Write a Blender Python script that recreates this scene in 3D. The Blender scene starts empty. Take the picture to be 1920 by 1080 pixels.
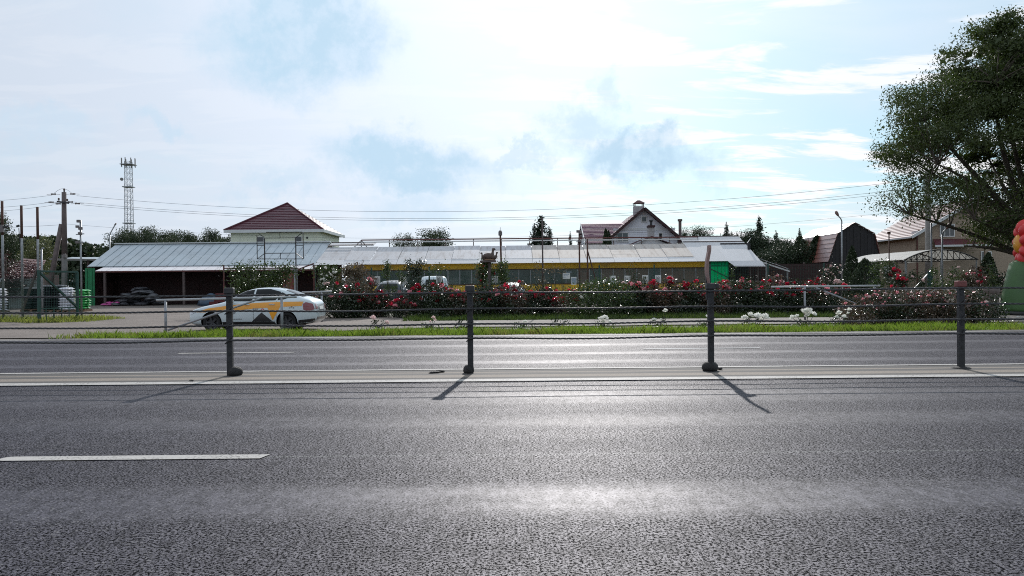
import bpy, bmesh, math, random
import numpy as np
from mathutils import Vector, Matrix
from mathutils.bvhtree import BVHTree

random.seed(7)
RNG = np.random.default_rng(7)
R = math.radians
S = bpy.context.scene
COL = S.collection

# ---------------------------------------------------------------- camera
CAM_H = 1.08
FPX, HOR, ROLL = 1500.0, 532.0, 0.0095       # focal length in photo pixels, horizon row, horizon slope
cd = bpy.data.cameras.new('camera')
cam = bpy.data.objects.new('camera', cd); COL.objects.link(cam)
cd.sensor_width = 36.0; cd.lens = 36.0 * FPX / 1920.0
cd.clip_start = 0.1; cd.clip_end = 6000
cam.matrix_world = (Matrix.Translation((0, 0, CAM_H)) @ Matrix.Rotation(math.pi / 2 - math.atan(8 / FPX), 4, 'X')
                    @ Matrix.Rotation(-ROLL, 4, 'Z'))
S.camera = cam

# ---------------------------------------------------------------- light
SUN_EL, SUN_AZ = R(26.0), R(5.3)               # azimuth measured from +Y towards +X
sdir = Vector((math.sin(SUN_AZ) * math.cos(SUN_EL), math.cos(SUN_AZ) * math.cos(SUN_EL), math.sin(SUN_EL)))
sl = bpy.data.lights.new('sun', 'SUN'); sl.energy = 3.6; sl.angle = R(0.6); sl.color = (1.0, 0.96, 0.92)
so = bpy.data.objects.new('sun', sl); COL.objects.link(so)
so.rotation_euler = sdir.to_track_quat('Z', 'Y').to_euler()

W = bpy.data.worlds.new('World'); S.world = W; W.use_nodes = True
nt = W.node_tree; nt.nodes.clear()
class NT:
    """small helper to write node graphs"""
    def __init__(s, tree): s.t = tree
    def n(s, kind, **kw):
        nd = s.t.nodes.new(kind)
        for k, v in kw.items():
            if k.startswith('i_'):
                key = k[2:]
                key = int(key) if key.isdigit() else key.replace('_', ' ')
                s.put(nd.inputs[key], v)
            else: setattr(nd, k, v)
        return nd
    def put(s, sock, v):
        if isinstance(v, bpy.types.NodeSocket): s.t.links.new(v, sock)
        elif v is not None: sock.default_value = v
    def m(s, op, a, b=None, c=None, clamp=False):
        nd = s.t.nodes.new('ShaderNodeMath'); nd.operation = op; nd.use_clamp = clamp
        s.put(nd.inputs[0], a); s.put(nd.inputs[1], b); s.put(nd.inputs[2], c)
        return nd.outputs[0]
    def mr(s, v, a, b, c=0.0, d=1.0, smooth=True):
        nd = s.t.nodes.new('ShaderNodeMapRange'); nd.interpolation_type = 'SMOOTHSTEP' if smooth else 'LINEAR'
        for i, x in enumerate((v, a, b, c, d)): s.put(nd.inputs[i], x)
        return nd.outputs[0]
    def mix(s, f, a, b):
        nd = s.t.nodes.new('ShaderNodeMix'); nd.data_type = 'RGBA'
        s.put(nd.inputs[0], f); s.put(nd.inputs[6], a); s.put(nd.inputs[7], b)
        return nd.outputs[2]
    def noise(s, vec, scale, detail=3.0, rough=0.5, dist=0.0):
        nd = s.t.nodes.new('ShaderNodeTexNoise')
        s.put(nd.inputs['Vector'], vec); nd.inputs['Scale'].default_value = scale
        nd.inputs['Detail'].default_value = detail; nd.inputs['Roughness'].default_value = rough
        nd.inputs['Distortion'].default_value = dist
        return nd.outputs[0]
    def vm(s, op, a, b=None):
        nd = s.t.nodes.new('ShaderNodeVectorMath'); nd.operation = op
        s.put(nd.inputs[0], a); s.put(nd.inputs[1], b)
        return nd
    def link(s, a, b): s.t.links.new(a, b)

w = NT(nt)
sky = w.n('ShaderNodeTexSky'); sky.sky_type = 'NISHITA'; sky.sun_disc = False
sky.sun_elevation = SUN_EL; sky.sun_rotation = SUN_AZ
sky.air_density = 1.0; sky.dust_density = 1.2; sky.ozone_density = 1.5
tc = w.n('ShaderNodeTexCoord'); D = tc.outputs['Generated']
sx = w.n('ShaderNodeSeparateXYZ'); w.link(D, sx.inputs[0])
zz = w.m('ADD', w.m('MAXIMUM', sx.outputs[2], 0.0), 0.10)
cp = w.n('ShaderNodeCombineXYZ'); w.link(w.m('DIVIDE', sx.outputs[0], zz), cp.inputs[0]); w.link(w.m('DIVIDE', sx.outputs[1], zz), cp.inputs[1])
CP = cp.outputs[0]
sun_dot = w.vm('DOT_PRODUCT', D, tuple(sdir)).outputs['Value']
glow = w.m('POWER', w.m('MAXIMUM', sun_dot, 0.0), 10.0)
cl1 = w.noise(CP, 0.42, 8, 0.55, 0.4)
cl2 = w.noise(w.vm('MULTIPLY', CP, (0.8, 1.7, 1.0)).outputs[0], 1.9, 9, 0.60, 0.5)
side = w.mr(sx.outputs[0], -0.14, 0.16)              # a veil to the west, broken streaks to the east
veil = w.m('MULTIPLY', w.mr(cl1, w.m('MULTIPLY_ADD', side, .20, .16), w.m('MULTIPLY_ADD', side, .16, .50)), w.m('MULTIPLY_ADD', side, -.25, 1.0))
wisp = w.m('MULTIPLY', w.mr(cl2, 0.48, 0.585), w.m('MULTIPLY_ADD', side, .75, .25))
# thin high cloud is whiter towards the sun
def shade(v, r_, g_, b_):
    c = w.n('ShaderNodeCombineColor')
    for i, k in enumerate((r_, g_, b_)): w.link(w.m('MULTIPLY', v, k), c.inputs[i])
    return c.outputs[0]
veilc = shade(w.m('MULTIPLY_ADD', glow, 4.5, 7.2), .92, .99, 1.13)
wispc = shade(w.m('MULTIPLY_ADD', glow, 2.0, 9.6), 1.0, 1.0, 1.03)
skyb = w.vm('ADD', w.vm('MULTIPLY', sky.outputs[0], (.22, .27, .30)).outputs[0], (3.5, 5.3, 6.4)).outputs[0]
c0 = w.mix(w.m('MULTIPLY', veil, .85), skyb, veilc)
c1 = w.mix(w.m('MULTIPLY', wisp, w.m('SUBTRACT', 1.0, w.m('MULTIPLY', veil, .55))), c0, wispc)
# darker bellies of a few low cumulus
def pdir(px, py):
    return Vector(((px - 960) / FPX, 1.0, (HOR - ROLL * (px - 960) - py) / FPX)).normalized()
warp = w.vm('SCALE', w.vm('SUBTRACT', w.n('ShaderNodeTexNoise', i_Vector=D, i_Scale=8.0, i_Detail=10.0, i_Roughness=0.66).outputs['Color'], (0.5, 0.5, 0.5)).outputs[0])
warp.inputs['Scale'].default_value = 0.21
DW = w.vm('ADD', D, warp.outputs[0]).outputs[0]
belly = None
for (px, py, rx, ry, s_) in ((575, 62, .105, .075, .95), (765, 308, .125, .048, .95), (1215, 298, .105, .036, 1.0), (1085, 240, .055, .04, .6), (1140, 160, .035, .03, .45),
                             (300, 220, .04, .018, .5), (525, 365, .055, .025, .5), (60, 255, .07, .025, .4), (960, 285, .05, .015, .5), (790, 390, .07, .03, .5)):
    c = pdir(px, py)
    df = w.vm('MULTIPLY', w.vm('SUBTRACT', DW, tuple(c)).outputs[0], (1 / rx, 0.6 / rx, 1 / ry)).outputs[0]
    g = w.mr(w.vm('LENGTH', df).outputs['Value'], 1.2, 0.35, 0.0, s_)
    belly = g if belly is None else w.m('MAXIMUM', belly, g)
c2 = w.mix(w.m('MULTIPLY', belly, w.mr(w.noise(D, 26.0, 8, .65), 0.36, 0.58, 0.62, 1.0)), c1, (5.5, 7.5, 9.2, 1))
bg = w.n('ShaderNodeBackground'); bg.inputs[1].default_value = 0.10
wo = w.n('ShaderNodeOutputWorld'); phase = w.mr(sun_dot, -0.35, 0.80, 0.95, 1.0, False)     # thin cloud scatters forward: the sky away from the sun is dimmer
c3 = w.vm('SCALE', c2); w.link(phase, c3.inputs['Scale'])
w.link(c3.outputs[0], bg.inputs[0]); w.link(bg.outputs[0], wo.inputs[0])

S.view_settings.view_transform = 'Standard'; S.view_settings.look = 'None'
S.view_settings.gamma = 1.0; S.view_settings.exposure = 0.0; S.view_settings.use_curve_mapping = False
S.cycles.pixel_filter_type = 'BLACKMAN_HARRIS'; S.cycles.filter_width = 1.05
S.cycles.use_denoising = False
S.cycles.max_bounces = 6; S.cycles.transparent_max_bounces = 12
S.cycles.caustics_reflective = False; S.cycles.caustics_refractive = False

# ---------------------------------------------------------------- helpers
def P(px, py, d):
    """the point at distance d (metres along +Y) seen at photo pixel (px, py)"""
    return Vector(((px - 960) / FPX * d, d, CAM_H + d * (HOR - ROLL * (px - 960) - py) / FPX))
def PX(px, d): return (px - 960) / FPX * d
def PZ(px, py, d): return P(px, py, d).z
PROF = [(-60, -0.15), (-6, -0.1), (-4, -0.02), (16.9, -0.02), (17.5, -0.04), (19.4, -0.13), (21.6, -0.31), (24, -0.42), (27, -0.45), (42, -0.45),
        (56, -0.22), (120, -0.22), (400, 0.3), (3000, 2)]
def gz(d, x=0):
    for (a, za), (b, zb) in zip(PROF, PROF[1:]):
        if d <= b:
            t = min(1, max(0, (d - a) / (b - a))); return za + (zb - za) * t
    return PROF[-1][1]

def link(o, parent=None):
    COL.objects.link(o)
    if parent is not None: o.parent = parent
    return o
def tag(o, label=None, cat=None, group=None, kind=None):
    if label: o['label'] = label
    if cat: o['category'] = cat
    if group: o['group'] = group
    if kind: o['kind'] = kind
    return o
def thing(name, label, cat, loc=(0, 0, 0), rz=0.0, group=None, scale=1.0):
    o = bpy.data.objects.new(name, None); o.empty_display_size = 0.2
    o.location = loc; o.rotation_euler = (0, 0, rz)
    o.scale = (scale,) * 3 if not isinstance(scale, tuple) else scale
    COL.objects.link(o)
    return tag(o, label, cat, group)
def copy_tree(o, parent=None):
    c = o.copy(); COL.objects.link(c); c.parent = parent
    for ch in list(o.children): copy_tree(ch, c)
    return c
def np_mesh(name, V, F, smooth=False):
    V = np.asarray(V, dtype=np.float32); F = np.asarray(F, dtype=np.int32)
    me = bpy.data.meshes.new(name); n, k = F.shape
    me.vertices.add(len(V)); me.vertices.foreach_set('co', V.ravel())
    me.loops.add(n * k); me.loops.foreach_set('vertex_index', F.ravel())
    me.polygons.add(n); me.polygons.foreach_set('loop_start', np.arange(0, n * k, k, dtype=np.int32))
    if smooth: me.polygons.foreach_set('use_smooth', np.ones(n, dtype=bool))
    me.update(calc_edges=True)
    return me
class MB:
    def __init__(s): s.v = []; s.f = []; s.m = []
    def add(s, vs, fs, mi=0):
        k = len(s.v); s.v += [tuple(v) for v in vs]
        s.f += [tuple(i + k for i in f) for f in fs]; s.m += [mi] * len(fs)
        return s
    def box(s, x0, x1, y0, y1, z0, z1, mi=0):
        vs = [(x, y, z) for z in (z0, z1) for y in (y0, y1) for x in (x0, x1)]
        return s.add(vs, [(0, 2, 3, 1), (4, 5, 7, 6), (0, 1, 5, 4), (2, 6, 7, 3), (0, 4, 6, 2), (1, 3, 7, 5)], mi)
    def bar(s, p, q, w_, h_=None, mi=0, up=(0, 0, 1)):
        h_ = w_ if h_ is None else h_
        p, q = Vector(p), Vector(q); d = (q - p).normalized(); u = Vector(up)
        if abs(d.dot(u)) > .98: u = Vector((0, 1, 0))
        a = d.cross(u).normalized() * (w_ / 2); b = a.cross(d).normalized() * (h_ / 2)
        vs = [c + sa * a + sb * b for c in (p, q) for sa, sb in ((-1, -1), (1, -1), (1, 1), (-1, 1))]
        return s.add(vs, [(3, 2, 1, 0), (4, 5, 6, 7), (0, 1, 5, 4), (1, 2, 6, 5), (2, 3, 7, 6), (3, 0, 4, 7)], mi)
    def tube(s, pts, r, n=8, mi=0, cap=True):
        pts = [Vector(p) for p in pts]; rs = r if isinstance(r, (list, tuple)) else [r] * len(pts)
        rings = []; prev = None
        for i, p in enumerate(pts):
            d = (pts[min(i + 1, len(pts) - 1)] - pts[max(i - 1, 0)]).normalized()
            if prev is None:
                a = d.orthogonal().normalized()
            else:
                a = (prev - d * prev.dot(d)); a = a.normalized() if a.length > 1e-6 else d.orthogonal().normalized()
            prev = a; b = d.cross(a)
            rings.append([p + (a * math.cos(t) + b * math.sin(t)) * rs[i] for t in (2 * math.pi * k / n for k in range(n))])
        vs = [v for ring in rings for v in ring]; fs = []
        for i in range(len(pts) - 1):
            for k in range(n):
                k2 = (k + 1) % n
                fs.append((i * n + k, i * n + k2, (i + 1) * n + k2, (i + 1) * n + k))
        if cap: fs += [tuple(range(n - 1, -1, -1)), tuple(range((len(pts) - 1) * n, len(pts) * n))]
        return s.add(vs, fs, mi)
    def lathe(s, prof, n=20, c=(0, 0, 0), mi=0, wob=0):
        vs = []; fs = []
        for r, z in prof:
            for k in range(n):
                t = 2 * math.pi * k / n; rr = r * (1 + wob * math.sin(3 * t + z * 2))
                vs.append((c[0] + rr * math.cos(t), c[1] + rr * math.sin(t), c[2] + z))
        for i in range(len(prof) - 1):
            for k in range(n):
                k2 = (k + 1) % n; fs.append((i * n + k, i * n + k2, (i + 1) * n + k2, (i + 1) * n + k))
        fs += [tuple(range(n - 1, -1, -1)), tuple(range((len(prof) - 1) * n, len(prof) * n))]
        return s.add(vs, fs, mi)
    def slab(s, poly, th, mi=0):
        """planar polygon (list of 3-D points) thickened by th against its normal"""
        poly = [Vector(p) for p in poly]; nrm = Vector((0, 0, 0))
        for i in range(len(poly)):
            a, b = poly[i], poly[(i + 1) % len(poly)]; nrm += a.cross(b)
        nrm.normalize(); n = len(poly)
        vs = poly + [p - nrm * th for p in poly]
        fs = [tuple(range(n)), tuple(range(2 * n - 1, n - 1, -1))] + [(i, i + n, (i + 1) % n + n, (i + 1) % n) for i in range(n)]
        return s.add(vs, fs, mi)
    def mesh(s, name, smooth=False):
        me = bpy.data.meshes.new(name); me.from_pydata(s.v, [], s.f)
        if any(s.m): me.polygons.foreach_set('material_index', s.m)
        if smooth: me.polygons.foreach_set('use_smooth', [True] * len(s.f))
        me.update(); return me
    def build(s, name, mat, parent=None, smooth=False, bevel=0.0):
        me = s.mesh(name, smooth)
        for mt in (mat if isinstance(mat, (list, tuple)) else [mat]): me.materials.append(mt)
        o = link(bpy.data.objects.new(name, me), parent)
        if bevel:
            b = o.modifiers.new('bevel', 'BEVEL'); b.width = bevel; b.segments = 2; b.limit_method = 'ANGLE'
        return o
def share(name, me, parent, loc=(0, 0, 0), rot=(0, 0, 0), sc=(1, 1, 1)):
    o = link(bpy.data.objects.new(name, me), parent); o.location = loc; o.rotation_euler = rot
    o.scale = sc if isinstance(sc, tuple) else (sc,) * 3
    return o
# ---------------------------------------------------------------- materials
def newmat(name):
    m = bpy.data.materials.new(name); m.use_nodes = True; t = NT(m.node_tree)
    return m, t, m.node_tree.nodes['Principled BSDF']
def plain(name, col, rough=0.6, metal=0.0, var=0.12, scale=6.0, bump=0.0, coat=0.0, spec=0.5, dirt=None, dscale=1.5):
    m, t, b = newmat(name); co = t.n('ShaderNodeTexCoord').outputs['Object']
    nz = t.noise(co, scale, 5, 0.6)
    base = tuple(col) + (1,)
    c = t.mix(t.mr(nz, 0.3, 0.7), tuple(x * (1 - var) for x in col) + (1,), tuple(min(1, x * (1 + var)) for x in col) + (1,))
    if dirt is not None:
        c = t.mix(t.mr(t.noise(co, dscale, 6, 0.65), 0.5, 0.72, 0, 0.8), c, tuple(dirt) + (1,))
    t.link(c, b.inputs['Base Color'])
    t.link(t.mr(nz, 0.3, 0.7, max(0.02, rough - .08), min(1, rough + .08)), b.inputs['Roughness'])
    b.inputs['Metallic'].default_value = metal; b.inputs['Coat Weight'].default_value = coat
    b.inputs['Specular IOR Level'].default_value = spec
    if bump:
        bp = t.n('ShaderNodeBump', i_Strength=bump, i_Distance=0.02); t.link(t.noise(co, scale * 6, 4), bp.inputs['Height']); t.link(bp.outputs[0], b.inputs['Normal'])
    return m
def leafmat(name, c1, c2, trans=0.4, rough=0.38, tcol=None, dry=None):
    m, t, b = newmat(name)
    rnd = t.n('ShaderNodeNewGeometry').outputs['Random Per Island']
    oi = t.n('ShaderNodeObjectInfo').outputs['Random']
    f = t.m('MULTIPLY_ADD', oi, 0.35, t.m('MULTIPLY', rnd, 0.75), clamp=True)
    c = t.mix(f, tuple(c1) + (1,), tuple(c2) + (1,))
    tcx = t.mix(f, tuple((tcol or [min(1, x * 1.3) for x in c1])) + (1,), tuple(min(1, x * 1.3) for x in (tcol or c2)) + (1,))
    if dry is not None:
        co = t.n('ShaderNodeTexCoord').outputs['Object']; g = t.m('MULTIPLY', t.mr(t.noise(co, .9, 5, .65), .48, .68), t.mr(rnd, 0, 1, .3, 1)); c = t.mix(g, c, tuple(dry) + (1,)); tcx = t.mix(g, tcx, tuple(dry) + (1,))
    t.link(c, b.inputs['Base Color']); b.inputs['Roughness'].default_value = rough
    tr = t.n('ShaderNodeBsdfTranslucent'); t.link(tcx, tr.inputs[0])
    mx = t.n('ShaderNodeMixShader', i_0=trans); t.link(b.outputs[0], mx.inputs[1]); t.link(tr.outputs[0], mx.inputs[2])
    t.link(mx.outputs[0], m.node_tree.nodes['Material Output'].inputs[0])
    return m
def glassmat(name, tint, rough=0.06, alpha=0.35):
    m, t, b = newmat(name); co = t.n('ShaderNodeTexCoord').outputs['Object']
    c = t.mix(t.noise(co, 0.9, 5), tuple(x * .6 for x in tint) + (1,), tuple(tint) + (1,))
    t.link(c, b.inputs['Base Color']); b.inputs['Roughness'].default_value = rough
    tp = t.n('ShaderNodeBsdfTransparent', i_0=(.75, .85, .82, 1)); mx = t.n('ShaderNodeMixShader', i_0=alpha)
    t.link(b.outputs[0], mx.inputs[1]); t.link(tp.outputs[0], mx.inputs[2]); t.link(mx.outputs[0], m.node_tree.nodes['Material Output'].inputs[0])
    return m
def filmmat(name, col, trans=0.5, stain=(.35, .27, .2), amt=0.5, clear=0.0):
    """dusty translucent sheeting, stained along its ribs"""
    m, t, b = newmat(name); co = t.n('ShaderNodeTexCoord').outputs['Object']
    st = t.vm('MULTIPLY', co, (3.2, 0.5, 0.5)).outputs[0]
    n1 = t.mr(t.noise(st, 1.3, 6, 0.65), 0.45, 0.75, 0, amt)
    rnd = t.n('ShaderNodeObjectInfo').outputs['Random']
    c = t.mix(n1, tuple(col) + (1,), tuple(stain) + (1,))
    c = t.mix(t.m('MULTIPLY', rnd, 0.25), c, (col[0] * .7, col[1] * .68, col[2] * .66, 1))
    t.link(c, b.inputs['Base Color']); b.inputs['Roughness'].default_value = 0.7; b.inputs['Specular IOR Level'].default_value = .08
    tr = t.n('ShaderNodeBsdfTranslucent'); t.link(c, tr.inputs[0])
    mx = t.n('ShaderNodeMixShader', i_0=trans); t.link(b.outputs[0], mx.inputs[1]); t.link(tr.outputs[0], mx.inputs[2])
    t.link(mx.outputs[0], m.node_tree.nodes['Material Output'].inputs[0])
    return m

def asphalt(name, tracks, seam=None, tone=1.0, gloss=1.0):
    m, t, b = newmat(name)
    co = t.n('ShaderNodeTexCoord').outputs['Object']
    sp = t.n('ShaderNodeSeparateXYZ'); t.link(co, sp.inputs[0])
    # stretched lane-wise patchiness
    lane = t.noise(t.vm('MULTIPLY', co, (0.05, 0.9, 1)).outputs[0], 1.6, 4, 0.6)
    patch = t.noise(co, 0.35, 5, 0.6)
    big = t.noise(co, 75.0, 3, 0.66)
    fine = t.noise(co, 170.0, 2, 0.6)
    vor = t.n('ShaderNodeTexVoronoi', i_Vector=co, i_Scale=120.0)
    # polished wheel tracks run along the lane
    wob = t.m('MULTIPLY', t.m('SUBTRACT', t.noise(t.vm('MULTIPLY', co, (0.25, 0.0, 0)).outputs[0], 1.0, 3), 0.5), 0.35)
    yy = t.m('ADD', sp.outputs[1], wob)
    tr = None
    for (c, hw, s_) in tracks:
        g = t.mr(t.m('ABSOLUTE', t.m('SUBTRACT', yy, c)), hw, hw * 0.25, 0, s_)
        tr = g if tr is None else t.m('MAXIMUM', tr, g)
    tr = t.m('MULTIPLY', tr, t.mr(t.noise(t.vm('MULTIPLY', co, (.5, 1.6, 1)).outputs[0], 1.4, 5, .65), 0.33, 0.6, 0.35, 1.0))
    v = t.m('ADD', t.m('MULTIPLY', big, 0.65), t.m('MULTIPLY', fine, 0.35))
    pit = t.mr(v, 0.475, 0.525)                            # 0 in the pits between stones, 1 on their worn tops
    pit = t.m('MAXIMUM', pit, t.m('MULTIPLY', tr, t.mr(v, .36, .47)))
    mid = t.noise(t.vm('MULTIPLY', co, (1.0, .55, 1)).outputs[0], 23.0, 3, .6); far = t.noise(t.vm('MULTIPLY', co, (1.0, .3, 1)).outputs[0], 12.0, 3, .6)
    clump = t.m('MULTIPLY', t.mr(mid, .38, .62, .72, 1.15), t.mr(far, .36, .64, .78, 1.12))
    pit = t.m('MULTIPLY', pit, clump)
    c = t.mix(pit, (.006 * tone, .006 * tone, .007 * tone, 1), (.058 * tone, .054 * tone, .070 * tone, 1))
    chip = t.m('GREATER_THAN', t.n('ShaderNodeSeparateColor', i_0=vor.outputs['Color']).outputs[0], 0.955)
    c = t.mix(t.m('MULTIPLY', chip, .7), c, (.19, .18, .18, 1))
    c = t.mix(t.mr(lane, 0.35, 0.7, 0, 0.12), c, (.036 * tone, .035 * tone, .036 * tone, 1))
    if seam is not None:
        sm = t.mr(t.m('ABSOLUTE', t.m('SUBTRACT', t.m('ADD', sp.outputs[1], t.m('MULTIPLY', wob, .08)), seam)), 0.03, 0.012)
        c = t.mix(t.m('MULTIPLY', sm, t.mr(big, .4, .6)), c, (.13, .13, .13, 1))
    t.link(c, b.inputs['Base Color'])
    ro = t.m('SUBTRACT', t.m('ADD', t.m('MULTIPLY', lane, 0.12), 0.585), t.m('MULTIPLY', tr, 0.06))
    t.link(ro, b.inputs['Roughness']); b.inputs['Specular Tint'].default_value = (.90, .87, 1.0, 1)
    t.link(t.m('MULTIPLY', t.m('MULTIPLY_ADD', pit, .50 * gloss, .004), t.mr(patch, .3, .7, .8, 1.1)), b.inputs['Specular IOR Level'])
    bp = t.n('ShaderNodeBump', i_Distance=0.0026); t.link(v, bp.inputs['Height'])
    t.link(t.m('SUBTRACT', 0.85, t.m('MULTIPLY', tr, 0.35)), bp.inputs['Strength'])
    t.link(bp.outputs[0], b.inputs['Normal'])
    return m
def paintmat(name, col=(.62, .61, .58), worn=0.35):
    m, t, b = newmat(name); co = t.n('ShaderNodeTexCoord').outputs['Object']
    n1 = t.noise(co, 60, 4, 0.6); n2 = t.noise(co, 3, 5, 0.6)
    f = t.m('MULTIPLY', t.mr(n1, 0.5, 0.66), t.mr(n2, 0.35, 0.65, 0.1, worn * 2))
    t.link(t.mix(f, tuple(col) + (1,), (.12, .115, .11, 1)), b.inputs['Base Color']); b.inputs['Roughness'].default_value = 0.7; b.inputs['Specular IOR Level'].default_value = .12
    bp = t.n('ShaderNodeBump', i_Strength=.4, i_Distance=0.004); t.link(n1, bp.inputs['Height']); t.link(bp.outputs[0], b.inputs['Normal'])
    return m
def soil(name, c1, c2, c3, s1=1.2, s2=30, bump=0.6):
    m, t, b = newmat(name); co = t.n('ShaderNodeTexCoord').outputs['Object']
    a = t.noise(co, s1, 6, 0.6); f = t.noise(co, s2, 4, 0.65)
    c = t.mix(t.mr(a, .35, .65), tuple(c1) + (1,), tuple(c2) + (1,))
    c = t.mix(t.mr(f, .42, .66, 0, .75), c, tuple(c3) + (1,))
    t.link(c, b.inputs['Base Color']); b.inputs['Roughness'].default_value = 0.9
    bp = t.n('ShaderNodeBump', i_Strength=bump, i_Distance=0.03); t.link(f, bp.inputs['Height']); t.link(bp.outputs[0], b.inputs['Normal'])
    return m
def medianmat():
    m, t, b = newmat('median_dirt'); co = t.n('ShaderNodeTexCoord').outputs['Object']
    sp = t.n('ShaderNodeSeparateXYZ'); t.link(co, sp.inputs[0])
    st = t.noise(t.vm('MULTIPLY', co, (0.12, 7.0, 1)).outputs[0], 1.3, 5, 0.6)
    f = t.noise(co, 40, 5, 0.65)
    y = t.m('ADD', sp.outputs[1], t.m('MULTIPLY', t.m('SUBTRACT', t.noise(t.vm('MULTIPLY', co, (.8, 0, 0)).outputs[0], 1.5, 5), .5), .07))
    bands = None
    for c, hw in ((9.36, .16), (9.74, .06)):
        g = t.mr(t.m('ABSOLUTE', t.m('SUBTRACT', y, c)), hw, hw * .6)
        bands = g if bands is None else t.m('MAXIMUM', bands, g)
    bands = t.m('MULTIPLY', bands, t.mr(f, .3, .55, .6, 1))
    c = t.mix(t.mr(st, .4, .65), (.035, .033, .033, 1), (.09, .08, .072, 1))
    c = t.mix(bands, c, t.mix(f, (.17, .135, .105, 1), (.26, .215, .175, 1)))
    t.link(c, b.inputs['Base Color']); b.inputs['Roughness'].default_value = .85
    bp = t.n('ShaderNodeBump', i_Strength=.5, i_Distance=0.01); t.link(f, bp.inputs['Height']); t.link(bp.outputs[0], b.inputs['Normal'])
    return m
def tilemat(name, col, rough=0.38, step=0.35, coat=0.0):
    m, t, b = newmat(name); co = t.n('ShaderNodeTexCoord').outputs['Object']
    nz = t.noise(co, 2.0, 5, 0.6)
    c = t.mix(nz, tuple(x * .8 for x in col) + (1,), tuple(x * 1.2 for x in col) + (1,))
    t.link(c, b.inputs['Base Color']); b.inputs['Roughness'].default_value = rough; b.inputs['Coat Weight'].default_value = coat
    b.inputs['Coat Roughness'].default_value = 0.25
    return m
M = {}
M['asphalt_near'] = asphalt('asphalt_near', [(4.0, .42, .62), (2.35, .30, .5), (7.6, .55, .28), (6.3, .40, .25)], seam=5.05)
M['asphalt_far'] = asphalt('asphalt_far', [(11.0, .3, .6), (12.3, .3, .5), (14.0, .35, .6), (15.5, .35, .5)], tone=1.3, gloss=.52)
M['line'] = paintmat('road_paint', (.46, .435, .41), .75)
M['line_faint'] = paintmat('road_paint_worn', (.45, .45, .45), .5)
M['median'] = medianmat()
M['soil'] = soil('grassy_soil', (.035, .045, .015), (.06, .055, .03), (.03, .05, .012), .8, 18)
M['gravel'] = soil('yard_gravel', (.14, .112, .095), (.21, .17, .145), (.095, .078, .068), .7, 22, .9)
M['shoulder'] = soil('shoulder_dust', (.20, .17, .15), (.27, .24, .21), (.13, .12, .11), 1.0, 35, .6)
M['grass'] = leafmat('grass_blade', (.075, .125, .018), (.14, .19, .032), .5, .5, (.15, .24, .022), dry=(.22, .19, .06))
M['grass_dry'] = leafmat('grass_dry', (.12, .16, .03), (.20, .20, .06), .5, .5, (.22, .26, .05))
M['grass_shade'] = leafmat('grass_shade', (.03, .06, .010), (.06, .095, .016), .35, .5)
M['leaf_tree'] = leafmat('leaf_tree', (.028, .048, .013), (.068, .088, .022), .18, .6, (.07, .11, .015))
M['leaf_bg'] = leafmat('leaf_bg', (.020, .036, .013), (.040, .056, .020), .18, .6)
M['leaf_birch'] = leafmat('leaf_birch', (.07, .085, .03), (.12, .125, .05), .35, .5)
M['leaf_thuja'] = leafmat('leaf_thuja', (.015, .030, .011), (.030, .050, .017), .12, .6)
M['leaf_spruce'] = leafmat('leaf_spruce', (.016, .030, .016), (.030, .048, .024), .12, .5)
M['leaf_red'] = leafmat('leaf_red', (.035, .014, .016), (.06, .022, .022), .25, .45)
M['leaf_rose'] = leafmat('leaf_rose', (.013, .025, .010), (.034, .050, .020), .18, .30)
M['leaf_ivy'] = leafmat('leaf_ivy', (.024, .046, .013), (.060, .092, .024), .32, .28)
M['leaf_brown'] = leafmat('leaf_brown', (.07, .05, .03), (.14, .11, .065), .3, .45)
M['leaf_bronze'] = leafmat('leaf_bronze', (.05, .035, .022), (.11, .075, .05), .3, .3)
M['bark'] = plain('bark', (.075, .058, .045), .9, 0, .35, 8, .8)
M['twig'] = plain('twig', (.05, .05, .025), .8, 0, .3, 8)
M['petal_red'] = leafmat('petal_red', (.45, .014, .04), (.62, .04, .085), .4, .45)
M['petal_crimson'] = leafmat('petal_crimson', (.28, .008, .03), (.45, .02, .05), .35, .45)
M['petal_pink'] = leafmat('petal_pink', (.62, .20, .26), (.78, .36, .40), .35, .5)
M['petal_pale'] = leafmat('petal_pale', (.66, .46, .46), (.75, .6, .58), .35, .5)
M['petal_white'] = leafmat('petal_white', (.78, .76, .68), (.86, .84, .78), .3, .5)
M['steel_dark'] = plain('post_steel', (.030, .030, .033), .55, .2, .25, 9, .2, dirt=(.06, .045, .035), dscale=3)
M['steel_cap'] = plain('cap_plastic', (.032, .031, .033), .55, 0, .2, 12)
M['cap_red'] = plain('cap_faded_red', (.17, .05, .045), .6, 0, .25, 14)
M['rope'] = plain('wire_rope', (.05, .05, .053), .65, .1, .3, 30)
M['rubber'] = plain('rubber_shoe', (.022, .02, .02), .8, 0, .4, 14, .6)
M['delineator'] = plain('delineator', (.28, .17, .15), .6, 0, .15, 8, dirt=(.2, .17, .16), dscale=5)
M['pipe_grey'] = plain('pipe_grey', (.28, .29, .31), .45, .3, .15, 6)
M['pipe_pale'] = plain('pipe_pale', (.40, .41, .42), .45, .1, .12, 6)
M['rust'] = plain('rust', (.10, .05, .038), .85, .2, .35, 9)
M['galv'] = plain('galvanised', (.30, .31, .32), .45, .6, .2, 5)
M['green_paint'] = plain('green_paint', (.012, .055, .042), .5, 0, .25, 6)
M['mesh_green'] = plain('mesh_green', (.02, .075, .055), .5, .2, .2, 6)
M['concrete'] = plain('concrete_pole', (.24, .23, .22), .9, 0, .18, 3, .3)
M['concrete_dk'] = plain('concrete_stained', (.13, .10, .095), .9, 0, .2, 3, .3)
M['white'] = plain('white_board', (.74, .73, .70), .55, 0, .06, 6)
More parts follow.
